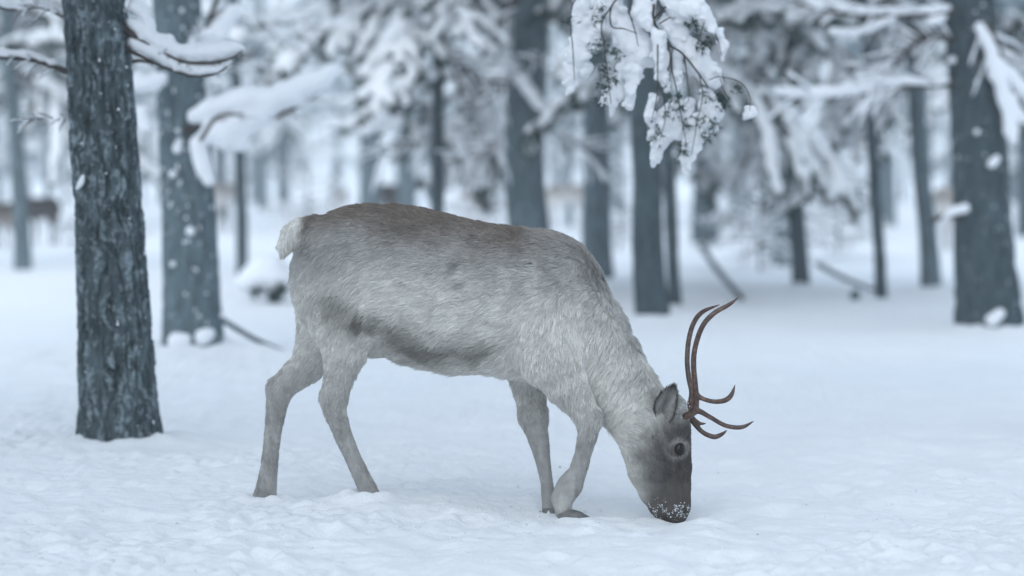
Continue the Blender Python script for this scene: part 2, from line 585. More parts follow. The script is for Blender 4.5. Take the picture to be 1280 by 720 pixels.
# bony points: hocks, knees, elbow
fld.chain(C(-.10, 0, [(406, 492, 4.5, .012), (405, 500, 4.5, .012)]), .015)
fld.chain(C(.11, 0, [(341, 477, 4, .012), (339, 486, 4, .012)]), .015)
fld.chain(C(-.105, 0, [(743, 516, 7, .018), (744, 527, 7, .018)]), .015)
fld.chain(C(.10, 0, [(677, 514, 7, .018), (678, 526, 7, .018)]), .015)
dv, dq = fld.mesh()
dv_u = dv

S0 = 1 / L(640, 500, 0)[1]      # pixels per metre at the animal
def pix(P):
    """Reindeer space -> the pixel grid the coat pattern is described in."""
    W = L2W(np.stack([P[:, 0], 0 * P[:, 0], P[:, 2]], -1))
    return project(W)

def piece_dist(P):
    Ds = []
    for nm, k, ch, hl, fl in PIECES:
        ch = np.asarray(ch)
        d = np.full(len(P), 9.0)
        for i in range(len(ch) - 1):
            d = np.minimum(d, chain_seg(P[:, 0], P[:, 1], P[:, 2], ch[i], ch[i + 1], 1))
        Ds.append(d)
    return np.array(Ds)

def piece_weights(P, sharp=60.0, D=None):
    D = piece_dist(P) if D is None else D
    W = np.exp(-sharp * (D - D.min(0)))
    return W / W.sum(0)

TOPX = [340, 358, 375, 400, 430, 460, 490, 520, 560, 600, 630, 660, 680, 700, 720, 740, 757, 775, 790, 805, 820, 835, 900]
TOPY = [300, 272, 264, 257, 253, 252, 255, 259, 267, 275, 279, 279, 278, 282, 291, 310, 330, 358, 388, 418, 450, 478, 500]
def blob(x, y, cx, cy, rx, ry, ang=0.0):
    c, s = math.cos(ang), math.sin(ang)
    dx, dy = x - cx, y - cy
    a, b = dx * c + dy * s, -dx * s + dy * c
    return np.exp(-((a / rx) ** 2 + (b / ry) ** 2))

def coat_colour(P, W):
    x, y = pix(P)
    nz = fbm(P * 9.0, 31, 3)
    streak = fbm(P * np.array([26, 26, 60.0]), 33, 3)
    fine = noise3(P * 160.0, 35)
    x = x + 14 * nz
    y = y + 10 * fbm(P * 13.0, 37, 2)
    dep = y - np.interp(x, TOPX, TOPY)
    back = np.array([.20, .166, .140])
    grey = np.array([.425, .42, .405])
    light = np.array([.74, .725, .68])
    cream = np.array([.86, .845, .80])
    dark = np.array([.105, .098, .085])
    face = np.array([.062, .052, .046])
    legc = np.array([.385, .38, .365])
    def mix(c, d, a):
        return c * (1 - a[:, None]) + d * a[:, None]
    c = np.tile(grey, (len(P), 1))
    c = mix(c, light, sstep(50, 112, dep) * 0.9)
    bk = (1 - sstep(8, 66, dep)) * (1 - 0.62 * sstep(640, 700, x))
    c = mix(c, back, np.clip(bk, 0, 1) * (1 - sstep(740, 775, x)))
    c = mix(c, grey * 0.86, blob(x, y, 420, 315, 50, 34) * .55)
    c = mix(c, light * 1.06, sstep(690, 760, x) * sstep(15, 60, dep) * .75)
    c = mix(c, light, blob(x, y, 560, 360, 90, 45) * .5)
    brk = np.clip(.72 + .75 * fbm(P * np.array([30, 30, 55.0]), 49, 3), .15, 1.1)
    dark = dark + (grey * .5) * (1 - brk)[:, None] * .55
    # dark smears of the flank, the thigh and the belly line
    c = mix(c, dark, blob(x, y, 438, 383, 40, 19, .45) * .62)
    c = mix(c, dark, blob(x, y, 462, 403, 9, 12, .3) * .9)
    c = mix(c, dark, blob(x, y, 482, 403, 11, 10) * .8)
    c = mix(c, dark * 1.15, blob(x, y, 520, 418, 44, 20, .45) * .8)
    c = mix(c, dark, blob(x, y, 562, 436, 58, 13, .05) * .82)
    c = mix(c, dark * 1.1, blob(x, y, 617, 434, 26, 7, -.3) * .7)
    # small clumps and the scar
    c = mix(c, dark, blob(x, y, 590, 328, 9, 6, -.6) * .8)
    c = mix(c, dark, blob(x, y, 597, 354, 9, 4, -.5) * .6)
    c = mix(c, dark, blob(x, y, 606, 303, 6, 3) * .6)
    xs, ys = pix(P)
    c = mix(c, dark * 1.3, blob(x, y, 395, 308, 12, 8, -.8) * .45)
    # rump patch and tail
    names = [p[0] for p in PIECES]
    wt = lambda n: sum(W[i] for i in range(len(names)) if names[i] == n)
    c = mix(c, cream, np.clip(wt("tail") * 1.5, 0, 1) * (1 - sstep(374, 392, xs + .3 * (ys - 275))))
    c = mix(c, cream * .8, (1 - sstep(346, 372, xs)) * (1 - sstep(360, 430, ys)) * .8)
    lv = fbm(P * np.array([55, 55, 14.0]), 47, 3)
    legc = legc[None] * (1 + .38 * lv + .10 * fbm(P * 22.0, 48, 2))[:, None]
    c = mix(c, legc, np.clip(wt("shank") + .5 * wt("thigh") * sstep(420, 470, y) + .5 * wt("arm") * sstep(440, 500, y), 0, 1))
    # pale inner line on the thigh and arm, pale fetlock
    c = mix(c, cream * .8, blob(xs, ys, 706, 624, 10, 11) * .6)
    c = mix(c, dark * .8, blob(xs, ys, 690, 616, 6, 8) * .8)
    # head
    hd = np.clip(wt("head") + wt("brow"), 0, 1)
    fx = sstep(788, 834, x + .22 * (ys - 560)) * sstep(505, 540, ys + 3 * nz)
    c = mix(c, light * .82, hd * (1 - fx) * .5)
    c = mix(c, face, hd * fx * .95)
    c = np.where((hd * fx)[:, None] > .3, c * (1 + .35 * fbm(P * np.array([90, 90, 30.0]), 43, 3))[:, None], c)
    c = mix(c, grey * .55, hd * blob(xs, ys, 816, 585, 17, 32) * .5)
    ring = np.exp(-((np.hypot((xs - 848) * .9, ys - 562) - 11.5) / 2.2) ** 2)
    c = mix(c, light * .75, ring * hd * .4)
    c = mix(c, face * .6, blob(xs, ys, 851, 578, 4, 8) * hd * .7)
    c = mix(c, face * .55, blob(xs, ys, 836, 652, 14, 9) * hd * .8)
    c = mix(c, face * 1.5, blob(xs, ys, 858, 630, 6, 10) * hd * .5)
    c = mix(c, face * .25, blob(xs, ys, 851, 641, 4.5, 4) * hd * .9)
    c = mix(c, face * .25, blob(xs, ys, 828, 648, 10, 2.5, -.5) * hd * .8)
    v = 1 + .17 * streak + .08 * fine + .09 * nz
    return np.clip(c * v[:, None], .02, .93)

reindeer = empty("reindeer", L2W(np.array([0, 0, 0.0])), "large pale grey reindeer grazing with lowered head in the foreground snow", "reindeer")
R_INV = np.array(D_O)
def rl(P):
    return L2W(P) - R_INV

def col_attr(me, c, domain='POINT'):
    a = me.attributes.new("coat", 'FLOAT_COLOR', domain)
    a.data.foreach_set("color", np.concatenate([c, np.ones((len(c), 1))], 1).astype(np.float32).ravel())

M_SKIN = mat_attr("reindeer_skin", "coat", 0.9, 0.1)
M_FUR = mat_attr("reindeer_fur", "coat", 0.7, 0.25)
body_me = mesh_from(rl(dv), dq, "reindeer_body")
W_v = piece_weights(dv)
c_v = coat_colour(dv, W_v)
col_attr(body_me, c_v * .8)
body = link("body", body_me, M_SKIN, reindeer)

# fur: single hairs rooted on the body
def face_tris(q):
    return np.concatenate([q[:, [0, 1, 2]], q[:, [0, 2, 3]]])

def grad(P, e=0.012):
    g = np.stack([fld.value(P + e * np.eye(3)[k]) - fld.value(P - e * np.eye(3)[k]) for k in range(3)], -1)
    return g / (np.linalg.norm(g, axis=1)[:, None] + 1e-9)

def make_fur(nh):
    tri = face_tris(dq)
    a, b, c = dv[tri[:, 0]], dv[tri[:, 1]], dv[tri[:, 2]]
    area = np.linalg.norm(np.cross(b - a, c - a), axis=1)
    cen = (a + b + c) / 3
    cx, cy = pix(cen)
    dens = area * (1 + 1.2 * (cx > 760) * (cy > 500))
    pick = RNG.choice(len(tri), nh, p=dens / dens.sum())
    r1, r2 = np.sqrt(RNG.random(nh)), RNG.random(nh)
    P = a[pick] * (1 - r1)[:, None] + b[pick] * (r1 * (1 - r2))[:, None] + c[pick] * (r1 * r2)[:, None]
    Nn = grad(P)
    Dp = piece_dist(P)
    Wt = piece_weights(P, 60.0, Dp)
    Ws = piece_weights(P, 22.0, Dp)
    ln = sum(Ws[i] * PIECES[i][3] for i in range(len(PIECES)))
    fl = sum(Wt[i][:, None] * np.array(PIECES[i][4], float)[None] for i in range(len(PIECES)))
    x, y = pix(P)
    ln = ln * (1 + .5 * sstep(425, 470, y) * (x > 470) * (x < 650))
    under = sstep(0.0, -0.8, Nn[:, 2]) if False else np.clip(-Nn[:, 2], 0, 1)
    ln = ln * (1 + .9 * under * (x > 700) * (y < 590) * (y > 470))
    ln = ln * np.where(x > 790, 1 - .6 * sstep(585, 630, y), 1)
    ln = np.where(np.hypot(x - 849, y - 561) < 10, .003, ln)
    ln = ln * (.65 + .7 * RNG.random(nh))
    ln = np.where((x - (673 + (y - 303) * .24) > -2) & (x - (673 + (y - 303) * .24) < 9) & (y > 303) & (y < 346), ln * .25, ln)
    # lay the flow into the surface, with tufts from a smooth vector noise
    v1 = np.stack([noise3(P * 16.0, 51 + k) for k in range(3)], -1)
    v2 = np.stack([noise3(P * 48.0, 61 + k) for k in range(3)], -1)
    fl = fl / np.linalg.norm(fl, axis=1)[:, None]
    fl = fl + .30 * v1 + .28 * v2 + .10 * RNG.standard_normal((nh, 3))
    fl = fl - (fl * Nn).sum(1)[:, None] * Nn
    fl /= np.linalg.norm(fl, axis=1)[:, None] + 1e-9
    lift = .22 + .25 * np.clip(noise3(P * 30.0, 71), 0, 1) + .06 * RNG.standard_normal(nh)
    d0 = fl + (lift + .28)[:, None] * Nn
    d1 = fl + (lift - .18)[:, None] * Nn
    d0 /= np.linalg.norm(d0, axis=1)[:, None]
    d1 /= np.linalg.norm(d1, axis=1)[:, None]
    d1[:, 2] -= .12
    k = 4
    pts = np.empty((nh, k, 3))
    base = P - .002 * Nn
    pts[:, 0] = base
    step = (ln / (k - 1))[:, None]
    for j in range(1, k):
        t = (j - .5) / (k - 1)
        pts[:, j] = pts[:, j - 1] + step * (d0 * (1 - t) + d1 * t)
    from mathutils import kdtree
    ng = 15000
    gi = RNG.choice(nh, ng, replace=False)
    kd = kdtree.KDTree(ng)
    for j, g_ in enumerate(gi):
        kd.insert(P[g_], j)
    kd.balance()
    near = np.array([kd.find(p)[1] for p in P])
    G = gi[near]
    gl = ln[G]
    goff = pts[G] - pts[G][:, :1]
    pull = np.clip(.40 + .25 * RNG.standard_normal(nh), 0, .95) * sstep(.010, .02, ln)
    for j in range(1, k):
        tt = (j / (k - 1)) ** 1.3
        tgt = base[G] + goff[:, j] * np.minimum(1.0, ln / gl)[:, None]
        pts[:, j] += (tgt - pts[:, j]) * (pull * tt)[:, None]
    rad = (np.array([.0007, .0007, .0005, .0001])[None] * (.75 + .5 * RNG.random(nh))[:, None])
    rad = rad * np.clip(ln / .02, .6, 1.1)[:, None]
    cc = coat_colour(P * .35 + P[G] * .65, Wt)
    cc = cc * (.94 + .12 * _hash(near, near * 0, near * 0, 5))[:, None]
    cc = np.where(((np.abs(x - (673 + (y - 303) * .24) - 1.0 * np.sin(y * .13)) < 1.5) & (y > 303) & (y < 346))[:, None], cc * .3, cc)
    tint = .82 + .36 * RNG.random(nh)
    cc = np.clip(cc * tint[:, None], .015, .92)
    hc = bpy.data.hair_curves.new("fur")
    hc.add_curves([k] * nh)
    hc.points.foreach_set("position", rl(pts.reshape(-1, 3)).astype(np.float32).ravel())
    ra = hc.attributes.get("radius") or hc.attributes.new("radius", 'FLOAT', 'POINT')
    ra.data.foreach_set("value", rad.astype(np.float32).ravel())
    ca = hc.attributes.new("coat", 'FLOAT_COLOR', 'CURVE')
    ca.data.foreach_set("color", np.concatenate([cc, np.ones((nh, 1))], 1).astype(np.float32).ravel())
    return hc

fur = link("fur", make_fur(350000), M_FUR, reindeer)
fur['kind'] = 'stuff'

# eyes
M_EYE = mat_plain("dark_eye", (0.006, 0.005, 0.005), 0.06, .2, 20, .3)
def surf_w(px, py, side):
    for w in np.arange(.30, 0, -.002):
        p, s = L(px, py, side * w)
        if fld.value(p[None])[0] < 0:
            return side * w
    return side * .05
def ball(r, n=16, m=10):
    mb = MB()
    th = np.linspace(0, np.pi, m)
    path = np.stack([0 * th, 0 * th, -r * np.cos(th)], -1)
    return path, r * np.sin(th) + 1e-5
for side in (-1, 1):
    wv = surf_w(849, 561, side)
    p, s = L(849, 561, wv - side * .009)
    th = np.linspace(0, np.pi, 12)
    a = np.linspace(0, 2 * np.pi, 20, endpoint=False)
    r = .0225
    v = np.stack([r * .95 * np.sin(th)[:, None] * np.cos(a), r * -np.cos(th)[:, None] + 0 * a, r * 1.1 * np.sin(th)[:, None] * np.sin(a)], -1).reshape(-1, 3)
    i2 = np.arange(240).reshape(12, 20)
    q = np.stack([i2[:-1], np.roll(i2, -1, 1)[:-1], np.roll(i2, -1, 1)[1:], i2[1:]], -1).reshape(-1, 4)
    link("eye", mesh_from(rl(v + p), q, "eye"), M_EYE, reindeer)

# ears: cupped leaf shapes, opening sideways
M_EAR = mat_attr("ear_fur", "coat", .85, .1)
def ear(side):
    base = L(829, 524, side * .082)[0] if side < 0 else L(834, 522, .082)[0]
    tip = L(841, 486, side * .115)[0] if side < 0 else L(836, 490, .120)[0]
    ax = tip - base
    ln = np.linalg.norm(ax)
    ax /= ln
    out = np.array([0, side, 0.0])
    out -= (out @ ax) * ax
    out /= np.linalg.norm(out)
    wd = np.cross(ax, out)
    ns, ntt = 18, 13
    V, Cc = [], []
    for i in range(ns):
        s = i / (ns - 1)
        half = .037 * max(0, math.sin(math.pi * min(1, .12 + .87 * s) ** .95)) ** .55 + .001
        for j in range(ntt):
            t = j / (ntt - 1) * 2 - 1
            lean = -.006 * math.sin(s * 3)
            p = base + ax * ln * (s * 1.04 - .04) + wd * (half * t + lean) + out * (.024 * (abs(t) ** 1.8) * math.sin(math.pi * min(1, .15 + s * .8)) - .012)
            V.append(p)
            rim = max(abs(t) ** 5, s ** 7)
            inner = np.array([.50, .49, .47]) * (.45 + .55 * abs(t + .2) ** .7) * (1 + .3 * math.sin(31 * t + 9 * s) * .4)
            Cc.append(inner * (1 - rim) + np.array([.075, .068, .062]) * rim)
    q = [(i * ntt + j, i * ntt + j + 1, (i + 1) * ntt + j + 1, (i + 1) * ntt + j) for i in range(ns - 1) for j in range(ntt - 1)]
    V, Cc = np.array(V), np.array(Cc)
    # second skin for the back of the ear
    nb = len(V)
    V2 = V - out * .007
    rimq = []
    loop = [j for j in range(ntt)] + [i * ntt + ntt - 1 for i in range(1, ns)] + [(ns - 1) * ntt + j for j in range(ntt - 2, -1, -1)] + [i * ntt for i in range(ns - 2, 0, -1)]
    for a_, b_ in zip(loop, loop[1:] + loop[:1]):
        rimq.append((a_, b_, b_ + nb, a_ + nb))
    q = np.array(q)
    Q = np.concatenate([q, q[:, ::-1] + nb, np.array(rimq)])
    me = mesh_from(rl(np.concatenate([V, V2])), Q, "ear")
    col_attr(me, np.concatenate([Cc, np.tile([.16, .15, .14], (nb, 1))]))
    e = link("ear", me, M_EAR, reindeer)
    # hair on the ear
    nh = 2600
    ii, jj = RNG.integers(0, nb, nh), RNG.random((nh, 3)) - .5
    P = V[ii] + jj * .006
    front = RNG.random(nh) < .7
    dirn = np.where(front[:, None], out, -out) * .35 + ax * .9 + .25 * RNG.standard_normal((nh, 3))
    dirn /= np.linalg.norm(dirn, axis=1)[:, None]
    l_ = .008 + .010 * RNG.random(nh)
    P = P - np.where(front, 0, .007)[:, None] * out
    pts = np.stack([P, P + dirn * l_[:, None] * .5, P + dirn * l_[:, None]], 1)
    hc = bpy.data.hair_curves.new("ear_hair")
    hc.add_curves([3] * nh)
    hc.points.foreach_set("position", rl(pts.reshape(-1, 3)).astype(np.float32).ravel())
    ra = hc.attributes.get("radius") or hc.attributes.new("radius", 'FLOAT', 'POINT')
    ra.data.foreach_set("value", np.tile([.0007, .0006, .0001], nh).astype(np.float32))
    ca = hc.attributes.new("coat", 'FLOAT_COLOR', 'CURVE')
    hcC = np.where(front[:, None], Cc[ii], np.array([.15, .14, .13])[None]) * (.8 + .5 * RNG.random(nh))[:, None]
    ca.data.foreach_set("color", np.concatenate([hcC, np.ones((nh, 1))], 1).astype(np.float32).ravel())
    h = link("ear_hair", hc, M_FUR, e)
    h['kind'] = 'stuff'
ear(-1); ear(1)

# antlers
m, nt, b = new_mat("antler_bone")
tc = N(nt, "ShaderNodeTexCoord")
n1 = N(nt, "ShaderNodeTexNoise", Scale=60.0, Detail=6.0, Roughness=.6)
nt.links.new(tc.outputs['Object'], n1.inputs['Vector'])
r_ = ramp(nt, [(.3, (.030, .015, .011)), (.5, (.068, .035, .024)), (.72, (.17, .105, .075))])
nt.links.new(n1.outputs['Fac'], r_.inputs['Fac'])
nt.links.new(r_.outputs['Color'], b.inputs['Base Color'])
b.inputs['Roughness'].default_value = .32
bp = N(nt, "ShaderNodeBump", Strength=.3, Distance=.004)
nt.links.new(n1.outputs['Fac'], bp.inputs['Height'])
nt.links.new(bp.outputs['Normal'], b.inputs['Normal'])
M_ANT = m

def antler(lines, side):
    f = []
    for ln_ in lines:
        pts = np.array([(*L(px, py, side * w)[0], r * .0026) for px, py, w, r in ln_])
        f.append(spline(pts, 40))
    lo = np.min([p[:, :3].min(0) for p in f], 0) - .03
    hi = np.max([p[:, :3].max(0) for p in f], 0) + .03
    fl_ = Field(lo, hi, .0036)
    for p in f:
        rr = np.clip(p[:, 3], .0018, None)
        fl_.chain(np.concatenate([p[:, :3], rr[:, None], rr[:, None]], 1), .008, .012)
    v, q = fl_.mesh()
    return link("antler", mesh_from(rl(v), q, "antler"), M_ANT, reindeer)

antler([
 [(858, 520, .045, 5.2), (866, 516, .05, 4.8), (870, 506, .056, 4.4), (869.5, 488, .066, 4.1), (867, 457, .085, 3.8), (869, 434, .10, 3.7), (878, 408, .11, 3.6), (892, 392, .10, 3.5), (911, 381, .085, 2.8), (923, 372, .075, 1.0)],
 [(866, 514, .05, 4.2), (874, 514, .05, 3.8), (887, 521, .046, 3.2), (907, 532, .04, 3.1), (927, 534, .035, 3.0), (943, 526, .03, .8)],
 [(869, 493, .064, 3.6), (880, 499, .068, 3.1), (893, 502, .075, 3.2), (906, 500.5, .08, 3.5), (914, 494, .082, 3.2), (919, 481, .085, .8)],
], -1)
antler([
 [(852, 517, .04, 5.0), (861, 508, .05, 4.6), (865, 492, .06, 4.1), (861, 472, .085, 3.7), (859, 450, .10, 3.6), (861, 425, .115, 3.6), (867, 404, .12, 3.5), (878, 390, .11, 3.2), (899, 381, .09, 1.0)],
 [(858, 516, .05, 4.2), (866, 527, .05, 3.6), (878, 540, .046, 3.3), (892, 546, .042, 3.5), (902, 543, .04, 2.8), (909, 537.5, .04, .8)],
 [(862, 518, .05, 3.2), (869, 525, .052, 2.6), (876, 529.5, .055, 2.2), (883, 529, .055, .8)],
], 1)

# hooves: two toes each
M_HOOF = mat_plain("horn_hoof", (.14, .14, .135), .5, .3, 40)
def hoof(px, py, w, dx, dy, r):
    p, s = L(px, py, w)
    q, _ = L(px + dx, py + dy, w)
    ff = Field(np.minimum(p, q) - .07, np.maximum(p, q) + .07, .005)
    for sd in (-1, 1):
        o = np.array([0, sd * .016, 0])
        m_ = (p + q) / 2 + o * 1.15
        ff.chain([(*(p + o * .8), r * s, .017), (*m_, r * s * .95, .018), (*(q + o), r * s * .45, .009)], .006, .03)
    v, qd = ff.mesh()
    link("hoof", mesh_from(rl(v), qd, "hoof"), M_HOOF, reindeer)
hoof(706, 644, -.10, 32, 8, 9)
hoof(687, 640, .10, 8, 14, 9)
hoof(468, 630, -.10, 14, 12, 11)
hoof(328, 640, .11, 12, 12, 12)

# snow crumbs caught on the muzzle and at the antler base
def crumb_mesh(pts, rads, name, seed=0):
    mb = MB()
    base = np.array([(1, 0, 0), (-1, 0, 0), (0, 1, 0), (0, -1, 0), (0, 0, 1), (0, 0, -1)], float)
    tr = np.array([(4, 0, 2), (4, 2, 1), (4, 1, 3), (4, 3, 0), (5, 2, 0), (5, 1, 2), (5, 3, 1), (5, 0, 3)])
    rg = np.random.default_rng(seed)
    for p, r in zip(pts, rads):
        v = base * r * (.6 + .8 * rg.random((6, 1))) + (rg.random((6, 3)) - .5) * r * .5
        mb.add(v + p, None, tr)
    return mb.mesh(name)
cp, cr = [], []
for _ in range(1100):
    px = RNG.uniform(810, 862); py = RNG.normal(639, 7)
    if noise3(np.array([[px * .16, py * .16, 0.0]]), 91)[0] < -.05:
        continue
    if py > 652 or (px < 824 and py > 646):
        continue
    sd = -1 if RNG.random() < .75 else 1
    wv = surf_w(px, py, sd)
    if abs(wv) < .06:
        cp.append(L(px, py, wv + sd * .003)[0]); cr.append(.0005 + .0024 * RNG.random() ** 4)
for _ in range(60):
    px = RNG.normal(853, 4); py = RNG.normal(508, 5)
    wv = surf_w(px, py, -1)
    if .051 > abs(wv) > .049 and False:
        continue
    cp.append(L(px, py, wv - .004)[0]); cr.append(RNG.uniform(.001, .0032))
sc_ = link("snow_crumbs", crumb_mesh(rl(np.array(cp)), cr, "snow_crumbs", 3), M_SNOW, reindeer)
sc_['kind'] = 'stuff'

# ------------------------------------------------------------------ trees
def _relief(me, rel):
    a = me.attributes.new('relief', 'FLOAT', 'POINT')
    a.data.foreach_set('value', np.clip(rel, -1.5, 1).astype(np.float32).ravel())
    return me

def trunk_mesh(base, top, r0, r1, nseg=24, nz=40, bark=0.0, flare=.25, seed=0, name="trunk", zmax_dense=None):
    """Tapered trunk in world axes relative to base; bark > 0 adds plated relief."""
    H = top[2] - base[2]
    if zmax_dense:
        s = np.concatenate([np.linspace(0, zmax_dense / H, int(nz * .85)), np.linspace(zmax_dense / H, 1, nz - int(nz * .85) + 1)[1:]])
    else:
        s = np.linspace(0, 1, nz)
    z = s * (H + .25) - .25
    ax = np.stack([s * (top[0] - base[0]), s * (top[1] - base[1]), z], -1)
    ax[:, 0] += (r0 * .35 if bark < .008 else r0 * .05) * noise3(np.stack([z * .7, 0 * z, 0 * z + seed], -1), seed + 3) * np.clip(z, 0, 1)
    r = r0 + (r1 - r0) * s
    r = r * (1 + flare * np.exp(-np.clip(z, 0, 9) / (r0 * 1.6)))
    a = np.linspace(0, 2 * np.pi, nseg, endpoint=False)
    ca, sa = np.cos(a), np.sin(a)
    R = np.repeat(r[:, None], nseg, 1)
    P = np.stack([ca[None] * r0 + 0 * z[:, None], sa[None] * r0 + 0 * z[:, None], z[:, None] + 0 * ca[None]], -1).reshape(-1, 3)
    R = R * (1 + .05 * noise3(P * np.array([5, 5, 1.2]), seed).reshape(R.shape))
    rel = np.zeros(len(P))
    if bark > 0:
        q = P * np.array([36, 36, 5.5])
        q[:, :2] += 1.6 * np.stack([noise3(P * 9, seed + 20), noise3(P * 9, seed + 21)], -1)
        rid = 1 - np.abs(noise3(q, seed + 5))
        rid2 = 1 - np.abs(noise3(q * 2.1 + 7, seed + 6))
        fis = -np.clip(rid - .62, 0, 1) * 3.0 - .6 * np.clip(rid2 - .75, 0, 1) * 3
        step = np.floor(3 * noise3(P * np.array([20, 20, 7.0]), seed + 8)) / 3
        rel = fis + .5 * step + .3 * fbm(P * 45, seed + 9, 3)
        R = R + bark * rel.reshape(R.shape)
    V = ax[:, None, :] + np.stack([R * ca, R * sa, 0 * R], -1)
    n = nseg
    idx = np.arange(len(s) * n).reshape(len(s), n)
    Q = np.stack([idx[:-1], np.roll(idx, -1, 1)[:-1], np.roll(idx, -1, 1)[1:], idx[1:]], -1).reshape(-1, 4)
    return _relief(mesh_from(V.reshape(-1, 3), Q, name), rel)

def needle_tuft(p, d, n, ln, wd, rg, spread=.9):
    """n thin blades starting at p, fanned about direction d."""
    D = d[None] + spread * rg.standard_normal((n, 3))
    D /= np.linalg.norm(D, axis=1)[:, None]
    S = np.cross(D, rg.standard_normal((n, 3)))
    S /= np.linalg.norm(S, axis=1)[:, None] + 1e-9
    l_ = ln * (.6 + .7 * rg.random((n, 1)))
    v = np.stack([p + S * wd, p - S * wd, p + D * l_], 1).reshape(-1, 3)
    return v, np.arange(3 * n).reshape(n, 3)

def branch_variant(seed, ln=1.5, rise=.15, droop=.35, twigs=9, frost=False, snow_r=.05, h=.03, hang=.25, bare=False):
    rg = np.random.default_rng(seed)
    wood, need = MB(), MB()
    lines = []
    t = np.linspace(0, 1, 12)
    y0 = .12 * ln * noise3(np.stack([t * 2.2, 0 * t, 0 * t + seed], -1), seed)
    main = np.stack([t * ln, y0 * t, ln * (rise * t - droop * t * t)], -1)
    tube(main, np.linspace(.020, .005, 12) * ln, 5, wood, False)
    lines.append((main, 1.0))
    for k in range(twigs):
        s = .18 + .8 * (k + rg.random() * .8) / twigs
        p = np.array([np.interp(s, t, main[:, j]) for j in range(3)])
        sd = 1 if k % 2 else -1
        ang = sd * (.65 + .5 * rg.random())
        L_ = ln * (.22 + .30 * rg.random()) * (1.15 - .7 * s)
        u = np.linspace(0, 1, 7)
        tw = p + np.stack([np.cos(ang) * L_ * u, np.sin(ang) * L_ * u, -hang * L_ * u * u * (1 + rg.random()) + .12 * L_ * u], -1)
        tube(tw, np.linspace(.007, .003, 7) * ln, 4, wood, False)
        lines.append((tw, .7))
        for j in range(2):
            u0 = .3 + .55 * rg.random()
            p2 = p + (tw[-1] - p) * u0 + np.array([0, 0, .02])
            a2 = ang + rg.normal(0, .7)
            l2 = L_ * (.3 + .3 * rg.random())
            t2 = p2 + np.stack([np.cos(a2) * l2 * u, np.sin(a2) * l2 * u, -hang * 1.5 * l2 * u * u], -1)
            tube(t2, np.linspace(.004, .002, 7) * ln, 3, wood, False)
            lines.append((t2, .55))
    if not bare:
        for l_, wgt in lines:
            m_ = 7 if wgt < 1 else 9
            for u in np.linspace(.2, 1, m_):
                p = np.array([np.interp(u, np.linspace(0, 1, len(l_)), l_[:, j]) for j in range(3)])
                d = l_[-1] - l_[0]
                d = d / (np.linalg.norm(d) + 1e-9)
                v, tr = needle_tuft(p, d * .8 + np.array([0, 0, -.25]), 16, .10, .006, rg, .75)
                need.add(v, None, tr)
    allp = np.concatenate([l_ for l_, _ in lines])
    f = Field(allp.min(0) - .14, allp.max(0) + .14, h)
    for l_, wgt in lines:
        m_ = len(l_)
        i0 = 1 if wgt < 1 else 2
        a = i0
        while a < m_ - 1:
            b = min(m_, a + rg.integers(3, 7))
            seg = l_[a:b]
            if len(seg) >= 2 and rg.random() < .88:
                rr = snow_r * ln / 1.5 * (wgt ** .6) * (.75 + .6 * rg.random(len(seg)))
                rr[-1] *= .7
                c = seg + np.array([0, 0, 1])[None] * (rr * .45)[:, None]
                f.chain(np.concatenate([c, (rr * 1.1)[:, None], (rr * .72)[:, None]], 1), .05, .09, lat=2)
            a = b
    f.roughen(.024, 13.0, seed)
    sv, sq = f.mesh()
    return wood.arrays(), need.arrays(), (sv, np.concatenate([sq[:, [0, 1, 2]], sq[:, [0, 2, 3]]]))

BR_PINE = [branch_variant(100 + k, rise=.25, droop=.30, twigs=8, snow_r=.045) for k in range(3)]
BR_SPRUCE = [branch_variant(200 + k, rise=.05, droop=.45, twigs=11, snow_r=.046, hang=.5) for k in range(3)]
BR_BARE = [branch_variant(300 + k, rise=.12, droop=.22, twigs=9, snow_r=.022, hang=.3, bare=True, h=.022) for k in range(2)]

def crown_meshes(name, kinds, h0, h1, n, len0, len1, tilt, seed, needle=None):
    rg = np.random.default_rng(seed)
    wood, need, snow = MB(), MB(), MB()
    for i in range(n):
        u = ((i + rg.random() * .7) / n) ** 1.25
        z = h0 + (h1 - h0) * u
        src = kinds[rg.integers(len(kinds))]
        s = (len0 + (len1 - len0) * u) / 1.5 * (.75 + .5 * rg.random())
        az = i * 2.39996 + rg.normal(0, .35)
        tl = tilt + rg.normal(0, .14)
        roll = rg.normal(0, .25)
        M = (Matrix.Rotation(az, 3, 'Z') @ Matrix.Rotation(tl, 3, 'Y') @ Matrix.Rotation(roll, 3, 'X'))
        M = np.array(M) * s
        fl = 1 if rg.random() < .5 else -1
        for mb, (v, t) in zip((wood, need, snow), src):
            if not len(v):
                continue
            vv = v.copy()
            vv[:, 1] *= fl
            mb.add(vv @ M.T + np.array([0, 0, z]), None, t if fl > 0 else t[:, ::-1])
    wv, wt = wood.arrays()
    nv, nt_ = need.arrays()
    v = np.concatenate([wv, nv])
    t = np.concatenate([wt, nt_ + len(wv)]) if len(nt_) else wt
    me = mesh_from(v, t, name + "_crown", False)
    mi = np.zeros(len(me.polygons), np.int32)
    mi[len(wt):] = 1
    me.materials.append(M_TWIG); me.materials.append(needle or M_NEEDLE)
    me.polygons.foreach_set("material_index", mi)
    sv, st = snow.arrays()
    sm = mesh_from(sv, st, name + "_snow")
    sm.materials.append(M_FARSNOW)
    return me, sm

